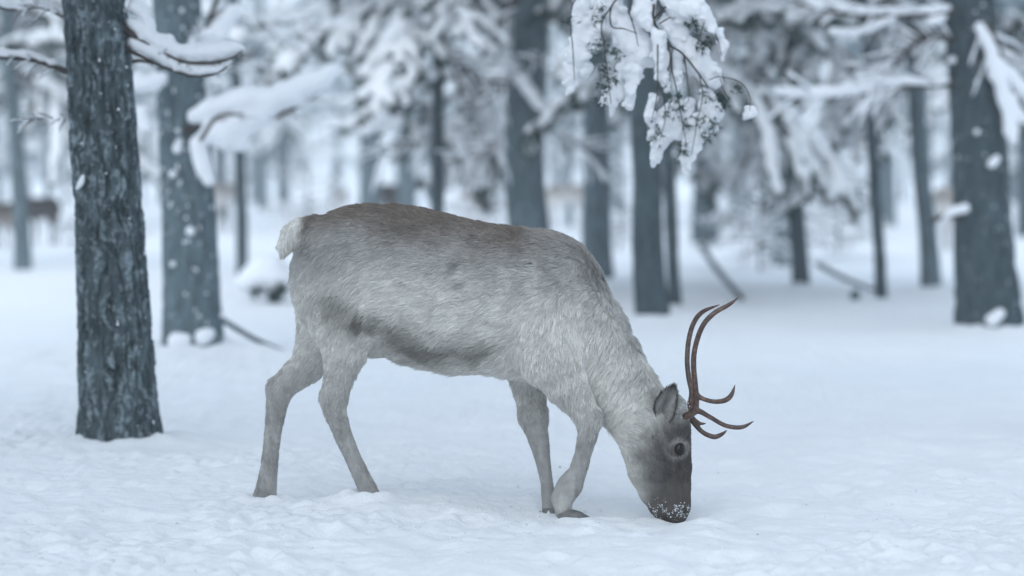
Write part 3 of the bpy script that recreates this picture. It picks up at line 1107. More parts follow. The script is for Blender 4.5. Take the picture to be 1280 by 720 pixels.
CROWNS = {
 'spruce_low':  crown_meshes("spruce_low", BR_SPRUCE, 1.6, 7.0, 24, 1.6, .5, .12, 1, M_NEEDLE2),
 'spruce_mid':  crown_meshes("spruce_mid", BR_SPRUCE + BR_PINE[:1], 2.6, 7.0, 21, 1.9, .6, .04, 2),
 'pine_mid':    crown_meshes("pine_mid", BR_PINE + BR_BARE[:1], 2.7, 7.0, 18, 2.0, 1.0, -.12, 3, M_NEEDLE2),
 'pine_high':   crown_meshes("pine_high", BR_PINE, 3.3, 7.5, 17, 2.0, 1.0, -.15, 4),
 'bare_low':    crown_meshes("bare_low", BR_BARE * 2 + BR_SPRUCE[:1], 2.0, 6.6, 24, 1.7, .8, -.05, 5, M_NEEDLE2),
}

CROWNS['sapling'] = crown_meshes('sapling', BR_BARE, .25, 2.3, 34, 1.0, .25, -.05, 6, M_NEEDLE2)

def add_crown(tree, kind, rot, scale, dx=0.0):
    me, sm = CROWNS[kind]
    c = link("crown", me, None, tree, (dx, 0, 0), rot, scale)
    s = link("snow_cover", sm, None, tree, (dx, 0, 0), rot, scale)
    s['kind'] = 'stuff'
    return c

def std_tree(name, pxb, pyb, pxt, wb, wt, label, crown, rot=0.0, cs=1.0, mat=None, bark=0.0, nseg=20, nz=30, H=9.0, zd=None, seed=0, group=None):
    """A tree whose base stands on the snow at a photo pixel; pxt is where its axis leaves the top edge (y = 0)."""
    g = on_ground(pxb, pyb)
    base = np.array([g[0], g[1], float(ground_z(g[0], g[1])[0])])
    Y = g[1]
    s = (Y - CAM[1]) / FPX
    tp = at(pxt, 0, Y)
    k = (H - base[2]) / (tp[2] - base[2])
    top = np.array([base[0] + (tp[0] - base[0]) * k, Y, H])
    r0, rt = wb / 2 * s, wt / 2 * s
    zt = (tp[2] - base[2]) / (H - base[2])
    r1 = max(.03, r0 + (rt - r0) / zt) if k < 2.2 else max(.035, rt * .45)
    tree = empty(name, base, label, "tree", group)
    tm = trunk_mesh(base, top, r0, r1, nseg, nz, bark, .12, seed, "trunk", zd)
    link("trunk", tm, mat or M_BARK3, tree)
    if crown:
        me, sm = CROWNS[crown]
        lean = (top[0] - base[0]) / H
        for nm, d in (("crown", me), ("snow_cover", sm)):
            o = link(nm, d, None, tree)
            o.matrix_local = Matrix(((1, 0, lean, 0), (0, 1, 0, 0), (0, 0, 1, 0), (0, 0, 0, 1))) @ Matrix.Rotation(rot, 4, 'Z') @ Matrix.Scale(cs, 4)
            if nm == "snow_cover":
                o['kind'] = 'stuff'
    return tree, base, Y

def snow_mesh(chains, Y, h, rough=.006, rs=14.0, origin=(0, 0, 0), seed=0, k=.02, depth=1.0, lumps=0):
    """Snow lying along pixel paths [(px,py,r_px[,dY])...] at depth Y."""
    cs = []
    rgl = np.random.default_rng(seed + 991 + int(abs(chains[0][0][0])))
    extra = []
    if lumps:
        for ch in chains:
            for a_, b_ in zip(ch[:-1], ch[1:]):
                for _ in range(lumps):
                    u = rgl.random()
                    c = [a_[j] + (b_[j] - a_[j]) * u for j in range(3)]
                    dY = (a_[3] if len(a_) > 3 else 0.0) + c[2] * .0035 * rgl.normal(0, .5)
                    an = rgl.uniform(0, 6.28)
                    rr = c[2] * rgl.uniform(.3, .62)
                    extra.append([(c[0] + c[2] * .75 * math.cos(an), c[1] + c[2] * .75 * math.sin(an), rr, dY)])
    for ch in list(chains) + extra:
        rows = []
        for c in ch:
            dY = c[3] if len(c) > 3 else 0.0
            p = at(c[0], c[1], Y + dY)
            r = c[2] * (Y + dY - CAM[1]) / FPX
            rows.append((*p, r, r * depth))
        rows = np.array(rows)
        n = max(len(rows), min(40, 5 * len(rows)))
        cs.append(spline(rows, n) if len(rows) > 1 else rows)
    allp = np.concatenate(cs)
    mr = allp[:, 3:].max() + .03
    f = Field(allp[:, :3].min(0) - mr, allp[:, :3].max(0) + mr, h)
    for c in cs:
        c[:, 3:] = np.clip(c[:, 3:], h * .9, None)
        f.chain(c, k, .04)
    f.roughen(rough, rs, seed)
    v, q = f.mesh()
    return mesh_from(v - np.asarray(origin), q, "snow")

def twig_mesh(lines, Y, origin=(0, 0, 0), n=6, name="limb"):
    mb = MB()
    for ln_ in lines:
        rows = np.array([(*at(c[0], c[1], Y + (c[3] if len(c) > 3 else 0)), c[2] * (Y - CAM[1]) / FPX) for c in ln_])
        sp = spline(rows, max(6, 4 * len(rows)))
        tube(sp[:, :3] - np.asarray(origin), np.clip(sp[:, 3], .0012, None), n, mb)
    return mb.mesh(name)

def put_snow(tree, base, chains, Y, h=.02, sep=False, **kw):
    if sep:
        for c in chains:
            put_snow(tree, base, [c], Y, h, **kw)
        return
    o = link("snow_load", snow_mesh(chains, Y, h, origin=base, **kw), M_SNOW, tree)
    return o

def put_limb(tree, base, line, Y, mat=None):
    return link("limb", twig_mesh([line], Y, base, 7), mat or M_TWIG, tree)

# -- near pine at the left edge
t1, b1, Y1 = std_tree("pine_tree", 156, 557, 120, 98, 80, "nearest thick pine trunk at the far left, flaky dark bark dusted with snow", "pine_high", .6, 1.0, M_BARK1, .012, 220, 440, 8.0, 2.5, 21)
put_limb(t1, b1, [(150, 34, 4), (172, 47, 3.0), (200, 62, 2.2), (225, 76, 1.8), (255, 79, 1.6), (285, 74, 1.4), (304, 63, .8)], Y1 - .035)
put_limb(t1, b1, [(150, 58, 3), (172, 68, 2.4), (205, 84, 1.8), (240, 95, 1.6), (270, 92, 1.4), (290, 79, .8)], Y1 - .02)
put_limb(t1, b1, [(150, 84, 3), (172, 76, 2.4), (192, 80, 1.0)], Y1 + .05)
put_snow(t1, b1, [[(166, 30, 8), (190, 48, 11), (220, 63, 11), (250, 66, 11.5), (280, 62, 11), (303, 61, 4)],
                  [(166, 52, 8), (195, 66, 9), (220, 80, 8), (245, 87, 7.5), (270, 86, 7), (287, 79, 4)],
                  [(168, 8, 9), (182, 22, 8), (188, 34, 6)]], Y1, .0085, rough=.010, rs=28, depth=1.5, lumps=4, k=.012)
_mb = MB(); _rg = np.random.default_rng(55)
for _pth in ([(172, 47), (200, 62), (225, 76), (255, 79), (285, 74), (304, 63)], [(172, 68), (205, 84), (240, 95), (270, 92), (290, 79)]):
    for _q in spline(np.array(_pth, float), 26):
        if _rg.random() < .6:
            _p = at(_q[0] + _rg.normal(0, 2), _q[1] + _rg.normal(2, 2), Y1 - .04 + _rg.normal(0, .02)) - b1
            _v, _t = needle_tuft(_p, np.array([.5, -.3, -.35]), 9, .032, .0013, _rg, .6)
            _mb.add(_v, None, _t)
_o = link('needles', _mb.mesh('needles', False), M_NEEDLE, t1); _o['kind'] = 'stuff'
def bark_snow(tree, base, Y, pxs, r_m, n, seed, szlo, szhi, ymax=540, front=True):
    """Lumps of wind-blown snow stuck on the bark, as one mass too fine to count."""
    rg = np.random.default_rng(seed)
    mb = MB()
    s = (Y - CAM[1]) / FPX
    for _ in range(n):
        py = rg.uniform(-20, ymax)
        cx = np.interp(py, pxs[0], pxs[1]); w = np.interp(py, pxs[0], pxs[2])
        a = rg.uniform(-1.35, 1.35)
        c = at(cx + w / 2 * math.sin(a), py, Y)
        c[1] -= w / 2 * s * math.cos(a) * .985
        r = (szhi - szlo) * rg.random() ** 2.5 + szlo
        u = np.linspace(0, 2 * np.pi, 9, endpoint=False)
        prof = [(0.0, 1.0), (.55, .75), (.9, .25)]
        nrm = np.array([math.sin(a), -math.cos(a), .15])
        nrm /= np.linalg.norm(nrm)
        tx = np.cross(nrm, [0, 0, 1.0]); tx /= np.linalg.norm(tx)
        ty = np.cross(tx, nrm)
        jag = .35 + 1.2 * rg.random(9)
        el = rg.uniform(.7, 1.7)
        V = [c + nrm * r * .55]
        for rr, hh in ((.5, .45), (1.0, -.1)):
            for k in range(9):
                V.append(c + (tx * math.cos(u[k]) * .85 + ty * math.sin(u[k]) * el) * r * rr * jag[k] + nrm * r * hh)
        T = [(0, 1 + k, 1 + (k + 1) % 9) for k in range(9)]
        Qd = [(1 + k, 10 + k, 10 + (k + 1) % 9, 1 + (k + 1) % 9) for k in range(9)]
        mb.add(np.array(V) - base, np.array(Qd), np.array(T))
    o = link("bark_snow", mb.mesh("bark_snow"), M_SNOW, tree)
    o['kind'] = 'stuff'
bark_snow(t1, b1, Y1, ([0, 275, 560], [120, 137, 155], [80, 88, 98]), .16, 75, 5, .002, .009)
put_snow(t1, b1, [[(96, 236, 3, -.13), (101, 228, 4, -.14), (104, 220, 2, -.14)]], Y1, .006, depth=1.0)
put_snow(t1, b1, [[(180, 556, 6, -.12), (192, 551, 7, -.1), (197, 545, 4, -.1)]], Y1, .008)

# -- second pine behind it
t2, b2, Y2 = std_tree("pine_tree", 246, 446, 222, 73, 64, "grey pine trunk standing just right of the nearest left tree", "pine_high", 2.1, 1.1, M_BARK2, .009, 90, 160, 8.5, 3.2, 22)
put_limb(t2, b2, [(244, 60, 5), (258, 35, 4), (272, -5, 3)], Y2)
put_limb(t2, b2, [(230, 165, 4), (262, 152, 3.5), (300, 150, 3), (342, 148, 3), (396, 118, 2)], Y2 - .2)
put_limb(t2, b2, [(250, 176, 3), (272, 146, 2.6), (305, 143, 1.6)], Y2 - .5)
put_snow(t2, b2, [[(242, 146, 10), (272, 134, 12), (305, 126, 15), (338, 122, 15), (372, 112, 13), (402, 98, 11), (419, 87, 6)],
                  [(258, 168, 10), (285, 160, 14), (315, 150, 13), (335, 138, 12)],
                  [(246, 178, 8), (255, 200, 9), (262, 224, 7)],
                  [(285, 175, 12), (300, 180, 9)]], Y2 - .25, .022, rough=.02, rs=7, depth=1.3, k=.05, lumps=5)
put_snow(t2, b2, [[(243, 52, 9), (262, 46, 11), (280, 30, 11), (292, 14, 8)], [(172, 104, 12), (190, 104, 11), (203, 98, 7)], [(178, 140, 10), (184, 158, 8)]], Y2 - .3, .02, sep=True, rough=.02, rs=10, lumps=4)
put_snow(t2, b2, [[(220, 426, 11, -.18), (232, 424, 9, -.18)], [(254, 421, 11, -.18), (262, 417, 7, -.16)]], Y2, .015, sep=True)
put_snow(t2, b2, [[(222, 186, 7, -.17), (225, 176, 4, -.17)]], Y2, .012)
put_snow(t2, b2, [[(216, 217, 5, -.17)], [(238, 289, 6, -.17)], [(216, 330, 4, -.17)]], Y2, .012, sep=True)
bark_snow(t2, b2, Y2, ([0, 220, 446], [222, 234, 246], [64, 68, 73]), .19, 160, 6, .005, .016, 430)

# -- right foreground pine
t3, b3, Y3 = std_tree("pine_tree", 1238, 411, 1215, 78, 62, "thick dark pine trunk near the right edge with snowy limbs", "pine_high", 4.0, 1.15, M_BARK3, .012, 90, 170, 9.0, 3.4, 23)
put_limb(t3, b3, [(1195, 104, 5), (1120, 108, 4), (1055, 120, 3.5), (990, 122, 2)], Y3 - .2)
put_limb(t3, b3, [(1195, 48, 5), (1150, 50, 4), (1118, 82, 3), (1088, 102, 2)], Y3 - .1)
put_limb(t3, b3, [(1195, 12, 4), (1130, 20, 4), (1060, 18, 3), (985, 2, 2)], Y3 - .3)
put_limb(t3, b3, [(1235, 30, 5), (1252, 75, 4), (1262, 120, 3), (1285, 165, 2)], Y3 - .3)
put_limb(t3, b3, [(1205, 270, 5), (1182, 270, 4), (1160, 278, 2)], Y3 - .25)
put_snow(t3, b3, [[(1185, 100, 4), (1150, 101, 6), (1110, 102, 7), (1060, 113, 8), (1012, 116, 8), (972, 114, 4)],
                  [(1060, 108, 8), (1090, 95, 6), (1112, 80, 4)], [(1100, 118, 4), (1070, 140, 3)]], Y3 - .25, .02, rough=.02, rs=10, lumps=4)
put_snow(t3, b3, [[(1185, 10, 5), (1130, 14, 6), (1070, 12, 6), (1010, 2, 6)], [(1120, 20, 5), (1080, 36, 5), (1040, 40, 4)], [(1160, 28, 5), (1180, 22, 5)]], Y3 - .3, .02, sep=True, rough=.02, rs=10, lumps=4)
put_snow(t3, b3, [[(1224, 34, 7), (1238, 62, 8), (1246, 90, 9), (1256, 125, 9), (1264, 160, 8), (1268, 178, 4)], [(1250, 80, 7), (1270, 100, 8), (1290, 130, 7)], [(1262, 120, 6), (1280, 150, 6)]], Y3 - .35, .02, rough=.02, rs=10, lumps=4)
put_snow(t3, b3, [[(1180, 272, 3), (1194, 263, 6), (1206, 260, 6)]], Y3 - .3, .014)
put_snow(t3, b3, [[(1240, 400, 9, -.28), (1250, 392, 7, -.28)]], Y3, .015)
put_snow(t3, b3, [[(1240, 205, 6, -.25), (1246, 198, 5, -.25)], [(1190, 75, 5, -.2)], [(1221, 165, 4, -.25)]], Y3, .013, sep=True)
bark_snow(t3, b3, Y3, ([0, 220, 411], [1215, 1226, 1238], [62, 68, 78]), .25, 130, 7, .006, .018, 400)

def filigree(tree, base, Y, paths, n, lpx, seed, r=.9):
    """Fine frosted side twigs along pixel paths, a mass nobody could count."""
    rg = np.random.default_rng(seed)
    wood, snow = MB(), MB()
    s = (Y - CAM[1]) / FPX
    for path in paths:
        P = spline(np.array([(c[0], c[1]) for c in path], float), 40)
        for _ in range(n):
            i = rg.integers(2, 39)
            d = P[i] - P[i - 1]
            a = math.atan2(d[1], d[0]) + rg.choice([-1, 1]) * rg.uniform(.3, 1.1)
            ln_ = lpx * rg.uniform(.4, 1.2)
            u = np.linspace(0, 1, 6)[:, None]
            q = P[i] + ln_ * u * np.array([math.cos(a), math.sin(a)]) + np.array([0, 1.0]) * ln_ * .25 * u ** 2
            dy = rg.normal(0, .25) * u[:, 0]
            w = np.array([at(q[j, 0], q[j, 1], Y + dy[j]) for j in range(6)]) - base
            tube(w, np.linspace(r, r * .4, 6) * s, 4, wood, False)
            if rg.random() < .8:
                w2 = w + np.array([0, 0, 1.0]) * s * r * 1.6
                tube(w2, np.array([.3, 1.2, 1.6, 1.1, 1.5, .5]) * s * r * rg.uniform(.8, 1.5), 5, snow, False)
    a = link("twigs", wood.mesh("twigs"), M_TWIG, tree); a['kind'] = 'stuff'
    b = link("twig_snow", snow.mesh("twig_snow"), M_SNOW, tree); b['kind'] = 'stuff'
filigree(t3, b3, Y3 - .25, [[(1190, 104), (1120, 106), (1055, 118), (985, 120)], [(1195, 48), (1150, 50), (1118, 82), (1088, 102)], [(1190, 10), (1130, 18), (1060, 16), (980, 0)], [(1228, 30), (1250, 80), (1275, 150)]], 26, 48, 3, 1.2)
filigree(t2, b2, Y2 - .3, [[(240, 60), (258, 35), (275, -10)], [(262, 152), (300, 150), (342, 148), (396, 118)]], 12, 26, 4, 1.0)
filigree(t2, b2, Y2 + 4.0, [[(285, 90), (330, 60), (390, 40)], [(300, 20), (350, 30), (420, 20)]], 14, 40, 14, 1.1)
filigree(t1, b1, Y1 + .3, [[(85, 90), (40, 75), (-10, 72)], [(85, 20), (50, 8), (10, 12), (-20, 0)], [(90, 150), (60, 148), (30, 152)]], 14, 22, 6, .75)
put_limb(t1, b1, [(92, 92, 4), (40, 75, 3), (-15, 72, 2)], Y1 + .3)
put_limb(t1, b1, [(90, 24, 4), (50, 8, 3), (10, 12, 2), (-20, 0, 2)], Y1 + .3)
put_snow(t1, b1, [[(78, 16, 4), (50, 3, 7), (25, 5, 7), (0, 2, 6)]], Y1 + .3, .012, rough=.008, rs=16, lumps=3)
put_snow(t1, b1, [[(70, 80, 3), (40, 68, 5), (10, 66, 5), (-10, 66, 4)]], Y1 + .3, .012, rough=.008, rs=16, lumps=3)

# -- other trunks one can tell apart
LIST = [
 # pxb, pyb, pxt, wb, wt, crown, rot, scale, mat, label
 (30, 336, 10, 22, 18, 'spruce_mid', .3, 1.0, M_BARK2, "frosty pale tree at the left edge in front of a dark reindeer"),
 (304, 347, 290, 16, 13, 'pine_mid', 1.2, .95, M_BARK3, "thin dark trunk between the grey pine and the grazing reindeer's tail"),
 (548, 372, 545, 19, 14, 'spruce_mid', 2.2, 1.0, M_BARK3, "slim snow-draped spruce rising behind the middle of the reindeer's back"),
 (660, 372, 664, 56, 48, 'pine_mid', 3.3, 1.2, M_BARK2, "broad grey trunk rising behind the grazing reindeer's shoulders"),
 (748, 352, 738, 38, 32, 'pine_high', 4.1, 1.2, M_BARK2, "straight grey trunk left of the hanging snowy branch, behind the neck"),
 (818, 397, 796, 42, 36, 'pine_high', 5.0, 1.1, M_BARK3, "dark trunk standing directly below the hanging snowy branch"),
 (846, 380, 826, 17, 15, 'spruce_mid', .8, .9, M_BARK3, "thin leaning trunk close beside the dark trunk below the branch"),
 (882, 304, 874, 33, 28, 'pine_mid', 1.9, 1.3, M_BARK3, "distant dark trunk right of the hanging branch, a stick leaning at it"),
 (1003, 360, 984, 22, 17, 'spruce_mid', 2.9, 1.0, M_BARK3, "slender dark trunk nearest the antlers, right of them"),
 (1104, 374, 1082, 15, 12, 'pine_mid', 3.6, 1.0, M_BARK3, "thinnest of the trunks standing left of the thick right pine"),
 (1166, 360, 1140, 25, 19, 'spruce_mid', 4.6, 1.05, M_BARK2, "grey trunk just left of the thick right pine"),
]
listed = []
for k, (pxb, pyb, pxt, wb, wt, cr_, rot, cs, mt, lab) in enumerate(LIST):
    listed.append(std_tree("pine_tree" if cr_.startswith('pine') else "spruce_tree", pxb, pyb, pxt, wb, wt, lab, cr_, rot, cs, mt, .006, 40, 70, 9.5, None, 40 + k))

filigree(listed[3][0], listed[3][1], listed[3][2] - .6, [[(690, 60), (650, 90), (620, 120)], [(640, 160), (610, 190), (570, 205)], [(680, 150), (710, 180), (730, 190)], [(650, 10), (610, 40)]], 18, 40, 15, 1.2)
filigree(listed[8][0], listed[8][1], listed[8][2] - .3, [[(1000, 180), (960, 190), (925, 205)], [(1002, 215), (1040, 225), (1070, 235)], [(1002, 240), (965, 252), (935, 260)], [(990, 100), (940, 110), (915, 120)]], 16, 40, 16, 1.2)
filigree(listed[2][0], listed[2][1], listed[2][2] - .4, [[(545, 170), (500, 185), (470, 200)], [(545, 150), (580, 165), (610, 180)], [(545, 60), (580, 90), (620, 110)]], 16, 40, 17, 1.2)
# big snow-laden limbs of the slim spruce and of the broad trunk
ts, bs, Ys = listed[2]
put_snow(ts, bs, [[(540, -6, 15), (512, 22, 15), (488, 55, 16), (468, 82, 14), (452, 94, 8)], [(540, 92, 8), (510, 112, 12), (482, 138, 12), (456, 164, 7)],
                  [(548, 30, 9), (575, 20, 12), (600, 10, 10)], [(520, 40, 10), (508, 80, 9), (520, 100, 7)], [(500, 150, 8), (452, 156, 8), (415, 150, 6)]], Ys - .4, .025, rough=.03, rs=8, k=.04, lumps=5)
put_limb(ts, bs, [(545, -10, 5), (505, 45, 4), (452, 98, 3), (430, 78, 2)], Ys - .35)
put_limb(ts, bs, [(545, 92, 5), (500, 128, 4), (450, 172, 2)], Ys - .35)
tb, bb_, Yb = listed[3]
put_snow(tb, bb_, [[(575, 40, 8), (605, 58, 9), (635, 78, 10), (660, 110, 9), (680, 136, 8)]], Yb - .5, .025, rough=.03, rs=8, k=.04, lumps=5)
put_limb(tb, bb_, [(660, -30, 6), (620, 50, 4), (650, 100, 4), (684, 142, 2)], Yb - .45)
ta, ba, Ya = listed[8]
put_limb(ta, ba, [(1003, 140, 5), (992, 105, 4), (982, 70, 4), (978, 30, 3)], Ya - .2)
put_snow(ta, ba, [[(968, 120, 10), (966, 150, 14), (970, 175, 12), (972, 190, 6)], [(1040, 135, 10), (1050, 160, 11), (1062, 182, 6)]], Ya - .3, .025, sep=True, rough=.03, rs=8, lumps=5)

# -- snowy saplings with fine level twigs
for _px, _py, _s, _lab in ((950, 338, 1.0, "low frosted sapling with fine level twigs right of the antler tips"), (1048, 322, .9, "frosted sapling between the slender dark trunk and the thinnest trunk"),
                           (600, 306, 1.0, "frosted sapling behind the middle of the grazing reindeer's back"), (386, 300, .95, "frosted sapling behind the grazing reindeer's rump"), (118, 318, .8, "small frosted sapling behind the nearest thick trunk"), (775, 315, .85, "frosted sapling between the straight grey trunk and the dark trunk")):
    g = on_ground(_px, _py)
    t = empty("sapling", (g[0], g[1], float(ground_z(g[0], g[1])[0])), _lab, "sapling")
    link("trunk", trunk_mesh(np.zeros(3), np.array([0, 0, 2.6 * _s]), .022, .006, 8, 16, 0, .1, int(_px), "trunk"), M_BARK3, t)
    add_crown(t, 'sapling', _px * .7, _s)

# -- trees deep in the forest
def far_tree(x, y, kind, rot, sc, seed, label):
    z = float(ground_z(x, y)[0])
    t = empty("pine_tree" if kind.startswith('pine') else "spruce_tree", (x, y, z), label, "tree", "trees deep in the blurred forest")
    o = link("trunk", FAR_TRUNK[seed % len(FAR_TRUNK)], None, t, None, rot, sc)
    add_crown(t, kind, rot * 1.7, sc)
FAR_TRUNK = []
for k in range(5):
    r = (.11, .15, .19, .13, .23)[k]
    tm = trunk_mesh(np.zeros(3), np.array([.25 * math.sin(k * 2.1), 0, 10.0]), r, r * .35, 14, 24, .004, .15, 60 + k, "far_trunk")
    tm.materials.append(M_BARK3 if k % 2 else M_BARK2)
    FAR_TRUNK.append(tm)
rg = np.random.default_rng(12)
kinds = ['spruce_low', 'spruce_mid', 'pine_mid', 'bare_low', 'pine_mid', 'pine_mid']
LAB = {'spruce_low': "blurred low-branched spruce under snow",
       'spruce_mid': "blurred tall snow-draped spruce far",
       'pine_mid': "blurred slender pine with snowy limbs far",
       'bare_low': "blurred sparse frosted spruce far"}
def where_px(px):
    for lim, txt in ((110, " left of the nearest thick trunk"), (300, " between the grey pine and thin trunk"), (450, " above the grazing reindeer's rump"), (600, " around the slim draped spruce"),
                     (735, " around the broad grey trunk"), (870, " behind the hanging snowy branch"), (1010, " above the antlers"), (1200, " behind the slender right trunks")):
        if px < lim:
            return txt
    return " by the right edge"
placed = [(b[0], b[1]) for _, b, _ in listed] + [(b1[0], b1[1]), (b2[0], b2[1]), (b3[0], b3[1])]
n_far = 0
tries = 0
while n_far < 78 and tries < 6000:
    tries += 1
    d = 33 + 110 * rg.random() ** .75
    x = rg.uniform(-1, 1) * (.235 * d + 2.5)
    y = d + CAM[1]
    px = 640 + FPX * x / d
    if min(math.hypot(x - a, y - b) for a, b in placed) < 2.2 + d * .008:
        continue
    if (d < 85 and 1110 < px < 1275) or (d < 70 and (30 < px < 95 or 465 < px < 505 or 575 < px < 612)):
        continue
    if d < 48 and (380 < px < 500 or 570 < px < 640 or 690 < px < 730 or 905 < px < 980 or 1020 < px < 1090 or 60 < px < 290):
        continue
    placed.append((x, y))
    kd = kinds[rg.integers(len(kinds))]
    if kd == 'spruce_low' and d < 70:
        kd = 'bare_low'
    far_tree(x, y, kd, rg.uniform(0, 6.28), rg.uniform(.9, 1.35) * (1.0 if d < 80 else 1.2), int(rg.integers(5)), LAB[kd] + where_px(px))
    n_far += 1

# -- unseen pines added around the viewer so their crowns shade the near snow
for _k, (_x, _y, _side) in enumerate(((-3.1, -3.4, "left of the viewer, nearest"), (3.3, -4.6, "right of the viewer, nearest"), (-4.6, -8.8, "straight left of the viewer"), (4.4, -10.2, "right behind the viewer"), (-2.2, -13.0, "left behind the viewer"), (3.6, -1.0, "right of the reindeer beyond the picture edge"), (-3.9, -.4, "left of the reindeer beyond the picture edge"))):
    _t = empty("pine_tree", (_x, _y, float(ground_z(_x, _y)[0])), "tall snowy pine added out of the picture for its shade, " + _side, "tree", "unseen pines added for shade")
    link("trunk", FAR_TRUNK[_k % 5], None, _t, None, _k * 1.3, 1.0)
    add_crown(_t, 'pine_high', _k * 2.1, 1.0)

# ------------------------------------------------------------------ hanging snowy branch, top centre, near the reindeer
YH = 1.35
tz = float(ground_z(2.95, 2.7)[0])
hbase = np.array([2.95, 2.7, tz])
ht = empty("pine_tree", hbase, "pine whose snow-caked branch hangs in sharp clumps at the top centre", "tree")
link("trunk", trunk_mesh(hbase, np.array([2.95, 2.7, 8.0]), .15, .05, 40, 80, .008, .15, 77, "trunk"), M_BARK1, ht)
add_crown(ht, 'pine_high', 2.0, 1.0)
rg = np.random.default_rng(5)
h0 = at(815, -30, YH)
mb = MB()
sp = spline(np.array([(2.95, 2.7, 2.75, .028), (2.2, 2.3, 2.72, .024), (1.2, 1.75, 2.5, .018), (*at(845, -70, YH), .012), (*at(818, -20, YH), .009), (*at(816, 20, YH), .006)]), 50)
tube(sp[:, :3] - hbase, sp[:, 3], 8, mb)
link("limb", mb.mesh("limb"), M_TWIG, ht)
TW = [
 [(817, 5, 2.2), (818, 29, 2.0), (834, 54, 1.8), (853, 67, 1.6), (874, 93, 1.3), (886, 110, .8)],
 [(817, 24, 1.8), (830, 10, 1.5), (850, 8, 1.4), (882, 29, 1.2), (896, 46, .8), (902, 70, .5)],
 [(835, 54, 1.4), (838, 70, 1.2), (840, 88, 1.1), (847, 118, 1.0), (853, 153, .7), (858, 180, .5)],
 [(855, 68, 1.2), (858, 90, 1.0), (861, 122, .7), (858, 130, .5)],
 [(822, 50, 1.2), (822, 85, 1.0), (821, 120, .9), (815, 148, .6)],
 [(824, 30, 1.2), (832, 25, 1.1), (839, 21, .7)],
 [(816, 0, 1.8), (790, -10, 1.6), (766, 5, 1.4), (764, 32, 1.2), (780, 36, 1.0), (797, 42, .6)],
 [(766, 5, 1.3), (752, 30, 1.2), (756, 62, 1.1), (760, 100, .8), (764, 130, .5)],
 [(790, -10, 1.4), (786, 12, 1.2), (793, 36, 1.0), (798, 58, .6)],
 [(770, -12, 1.6), (730, -8, 1.4), (716, 5, 1.2), (713, 30, 1.0), (716, 60, .9), (718, 100, .5)],
 [(874, 93, 1.0), (878, 120, .8), (872, 150, .7), (864, 195, .5)],
 [(886, 100, .9), (900, 96, .8), (926, 103, .7), (938, 122, .6), (937, 138, .4)],
 [(880, 28, 1.0), (876, 50, .8), (888, 62, .5)],
 [(828, 118, .9), (832, 145, .8), (824, 178, .5)],
 [(900, 98, .8), (905, 112, .6), (912, 124, .4)],
]
for k, ln_ in enumerate(TW):
    dY = rg.uniform(-.05, .03)
    w_ = []
    for j, c in enumerate(ln_):
        w_.append((c[0], c[1], c[2] * .8, dY * min(1, j / 2)))
    link("twig", twig_mesh([w_], YH - .05, hbase, 5, "twig"), M_TWIG, ht)
SN = [
 [(730, -12, 13), (728, 20, 14), (727, 42, 15), (722, 66, 14), (718, 88, 12), (713, 104, 8), (710, 117, 3)],
 [(722, 70, 13), (728, 84, 9), (731, 92, 4)],
 [(764, -10, 13), (768, 16, 13), (784, 42, 16), (797, 58, 17), (799, 70, 17), (788, 88, 15), (776, 106, 14), (767, 124, 8), (764, 144, 3)],
 [(790, 90, 10), (788, 112, 8), (785, 131, 5)], [(760, 118, 8), (755, 128, 5)],
 [(748, 8, 9), (744, 30, 9), (742, 55, 8)],
 [(806, -10, 14), (806, 14, 14), (812, 34, 7)],
 [(836, -8, 13), (850, 6, 15), (870, 14, 14), (884, 28, 10), (889, 36, 5)],
 [(838, 28, 12), (846, 42, 12), (848, 52, 8)],
 [(860, 56, 10), (873, 72, 13), (886, 90, 12), (895, 104, 7)],
 [(821, 46, 10), (826, 68, 10), (828, 92, 9), (832, 108, 5)],
 [(846, 68, 7), (849, 88, 7), (848, 102, 5)],
 [(843, 130, 9), (832, 152, 12), (838, 164, 12), (823, 178, 10), (820, 194, 7), (818, 205, 4)],
 [(816, 162, 7), (812, 172, 4)], [(846, 158, 10), (850, 168, 6)],
 [(884, 118, 9), (886, 136, 12), (876, 156, 13), (868, 174, 13), (862, 192, 9), (858, 207, 5), (857, 216, 2)],
 [(896, 138, 8), (890, 156, 7)], [(862, 130, 7), (858, 142, 6)],
 [(816, 122, 5), (812, 142, 6), (810, 150, 4)],
 [(898, 40, 6), (904, 58, 6), (902, 72, 4)], [(937, 140, 7), (932, 146, 5)], [(858, 84, 5), (862, 92, 4)],
]
for k, ch in enumerate(SN):
    dY = rg.uniform(-.05, .05)
    sub = [[(c[0] + rg.normal(0, 1.2), c[1], c[2] * rg.uniform(.85, 1.12), dY + rg.normal(0, .01)) for c in ch]]
    for c in ch:      # small side lumps make the outline ragged
        for _ in range(7):
            if c[2] > 4:
                a = rg.uniform(0, 6.28)
                sub.append([(c[0] + c[2] * .85 * math.cos(a), c[1] + c[2] * .85 * math.sin(a), c[2] * rg.uniform(.22, .55), dY - rg.uniform(-.01, .03)),
                            (c[0] + c[2] * .6 * math.cos(a), c[1] + c[2] * .6 * math.sin(a), c[2] * .3, dY)])
    link("snow_clump", snow_mesh(sub, YH + .03, .0055, rough=.012, rs=36.0, origin=hbase, seed=k, k=.010, depth=.9), M_SNOW, ht)
TF = [(750, 58), (755, 80), (770, 68), (752, 98), (768, 102), (757, 110), (713, 25), (748, 14), (762, 62), (870, 33), (876, 46), (885, 60), (838, 140), (857, 155), (873, 152), (883, 170), (850, 190),
      (822, 165), (900, 124), (907, 130), (848, 120), (880, 118), (818, 172), (846, 134), (894, 152), (852, 184), (740, 58), (752, 128), (762, 92), (920, 108), (866, 30), (873, 60), (840, 118), (745, 24), (890, 168)]
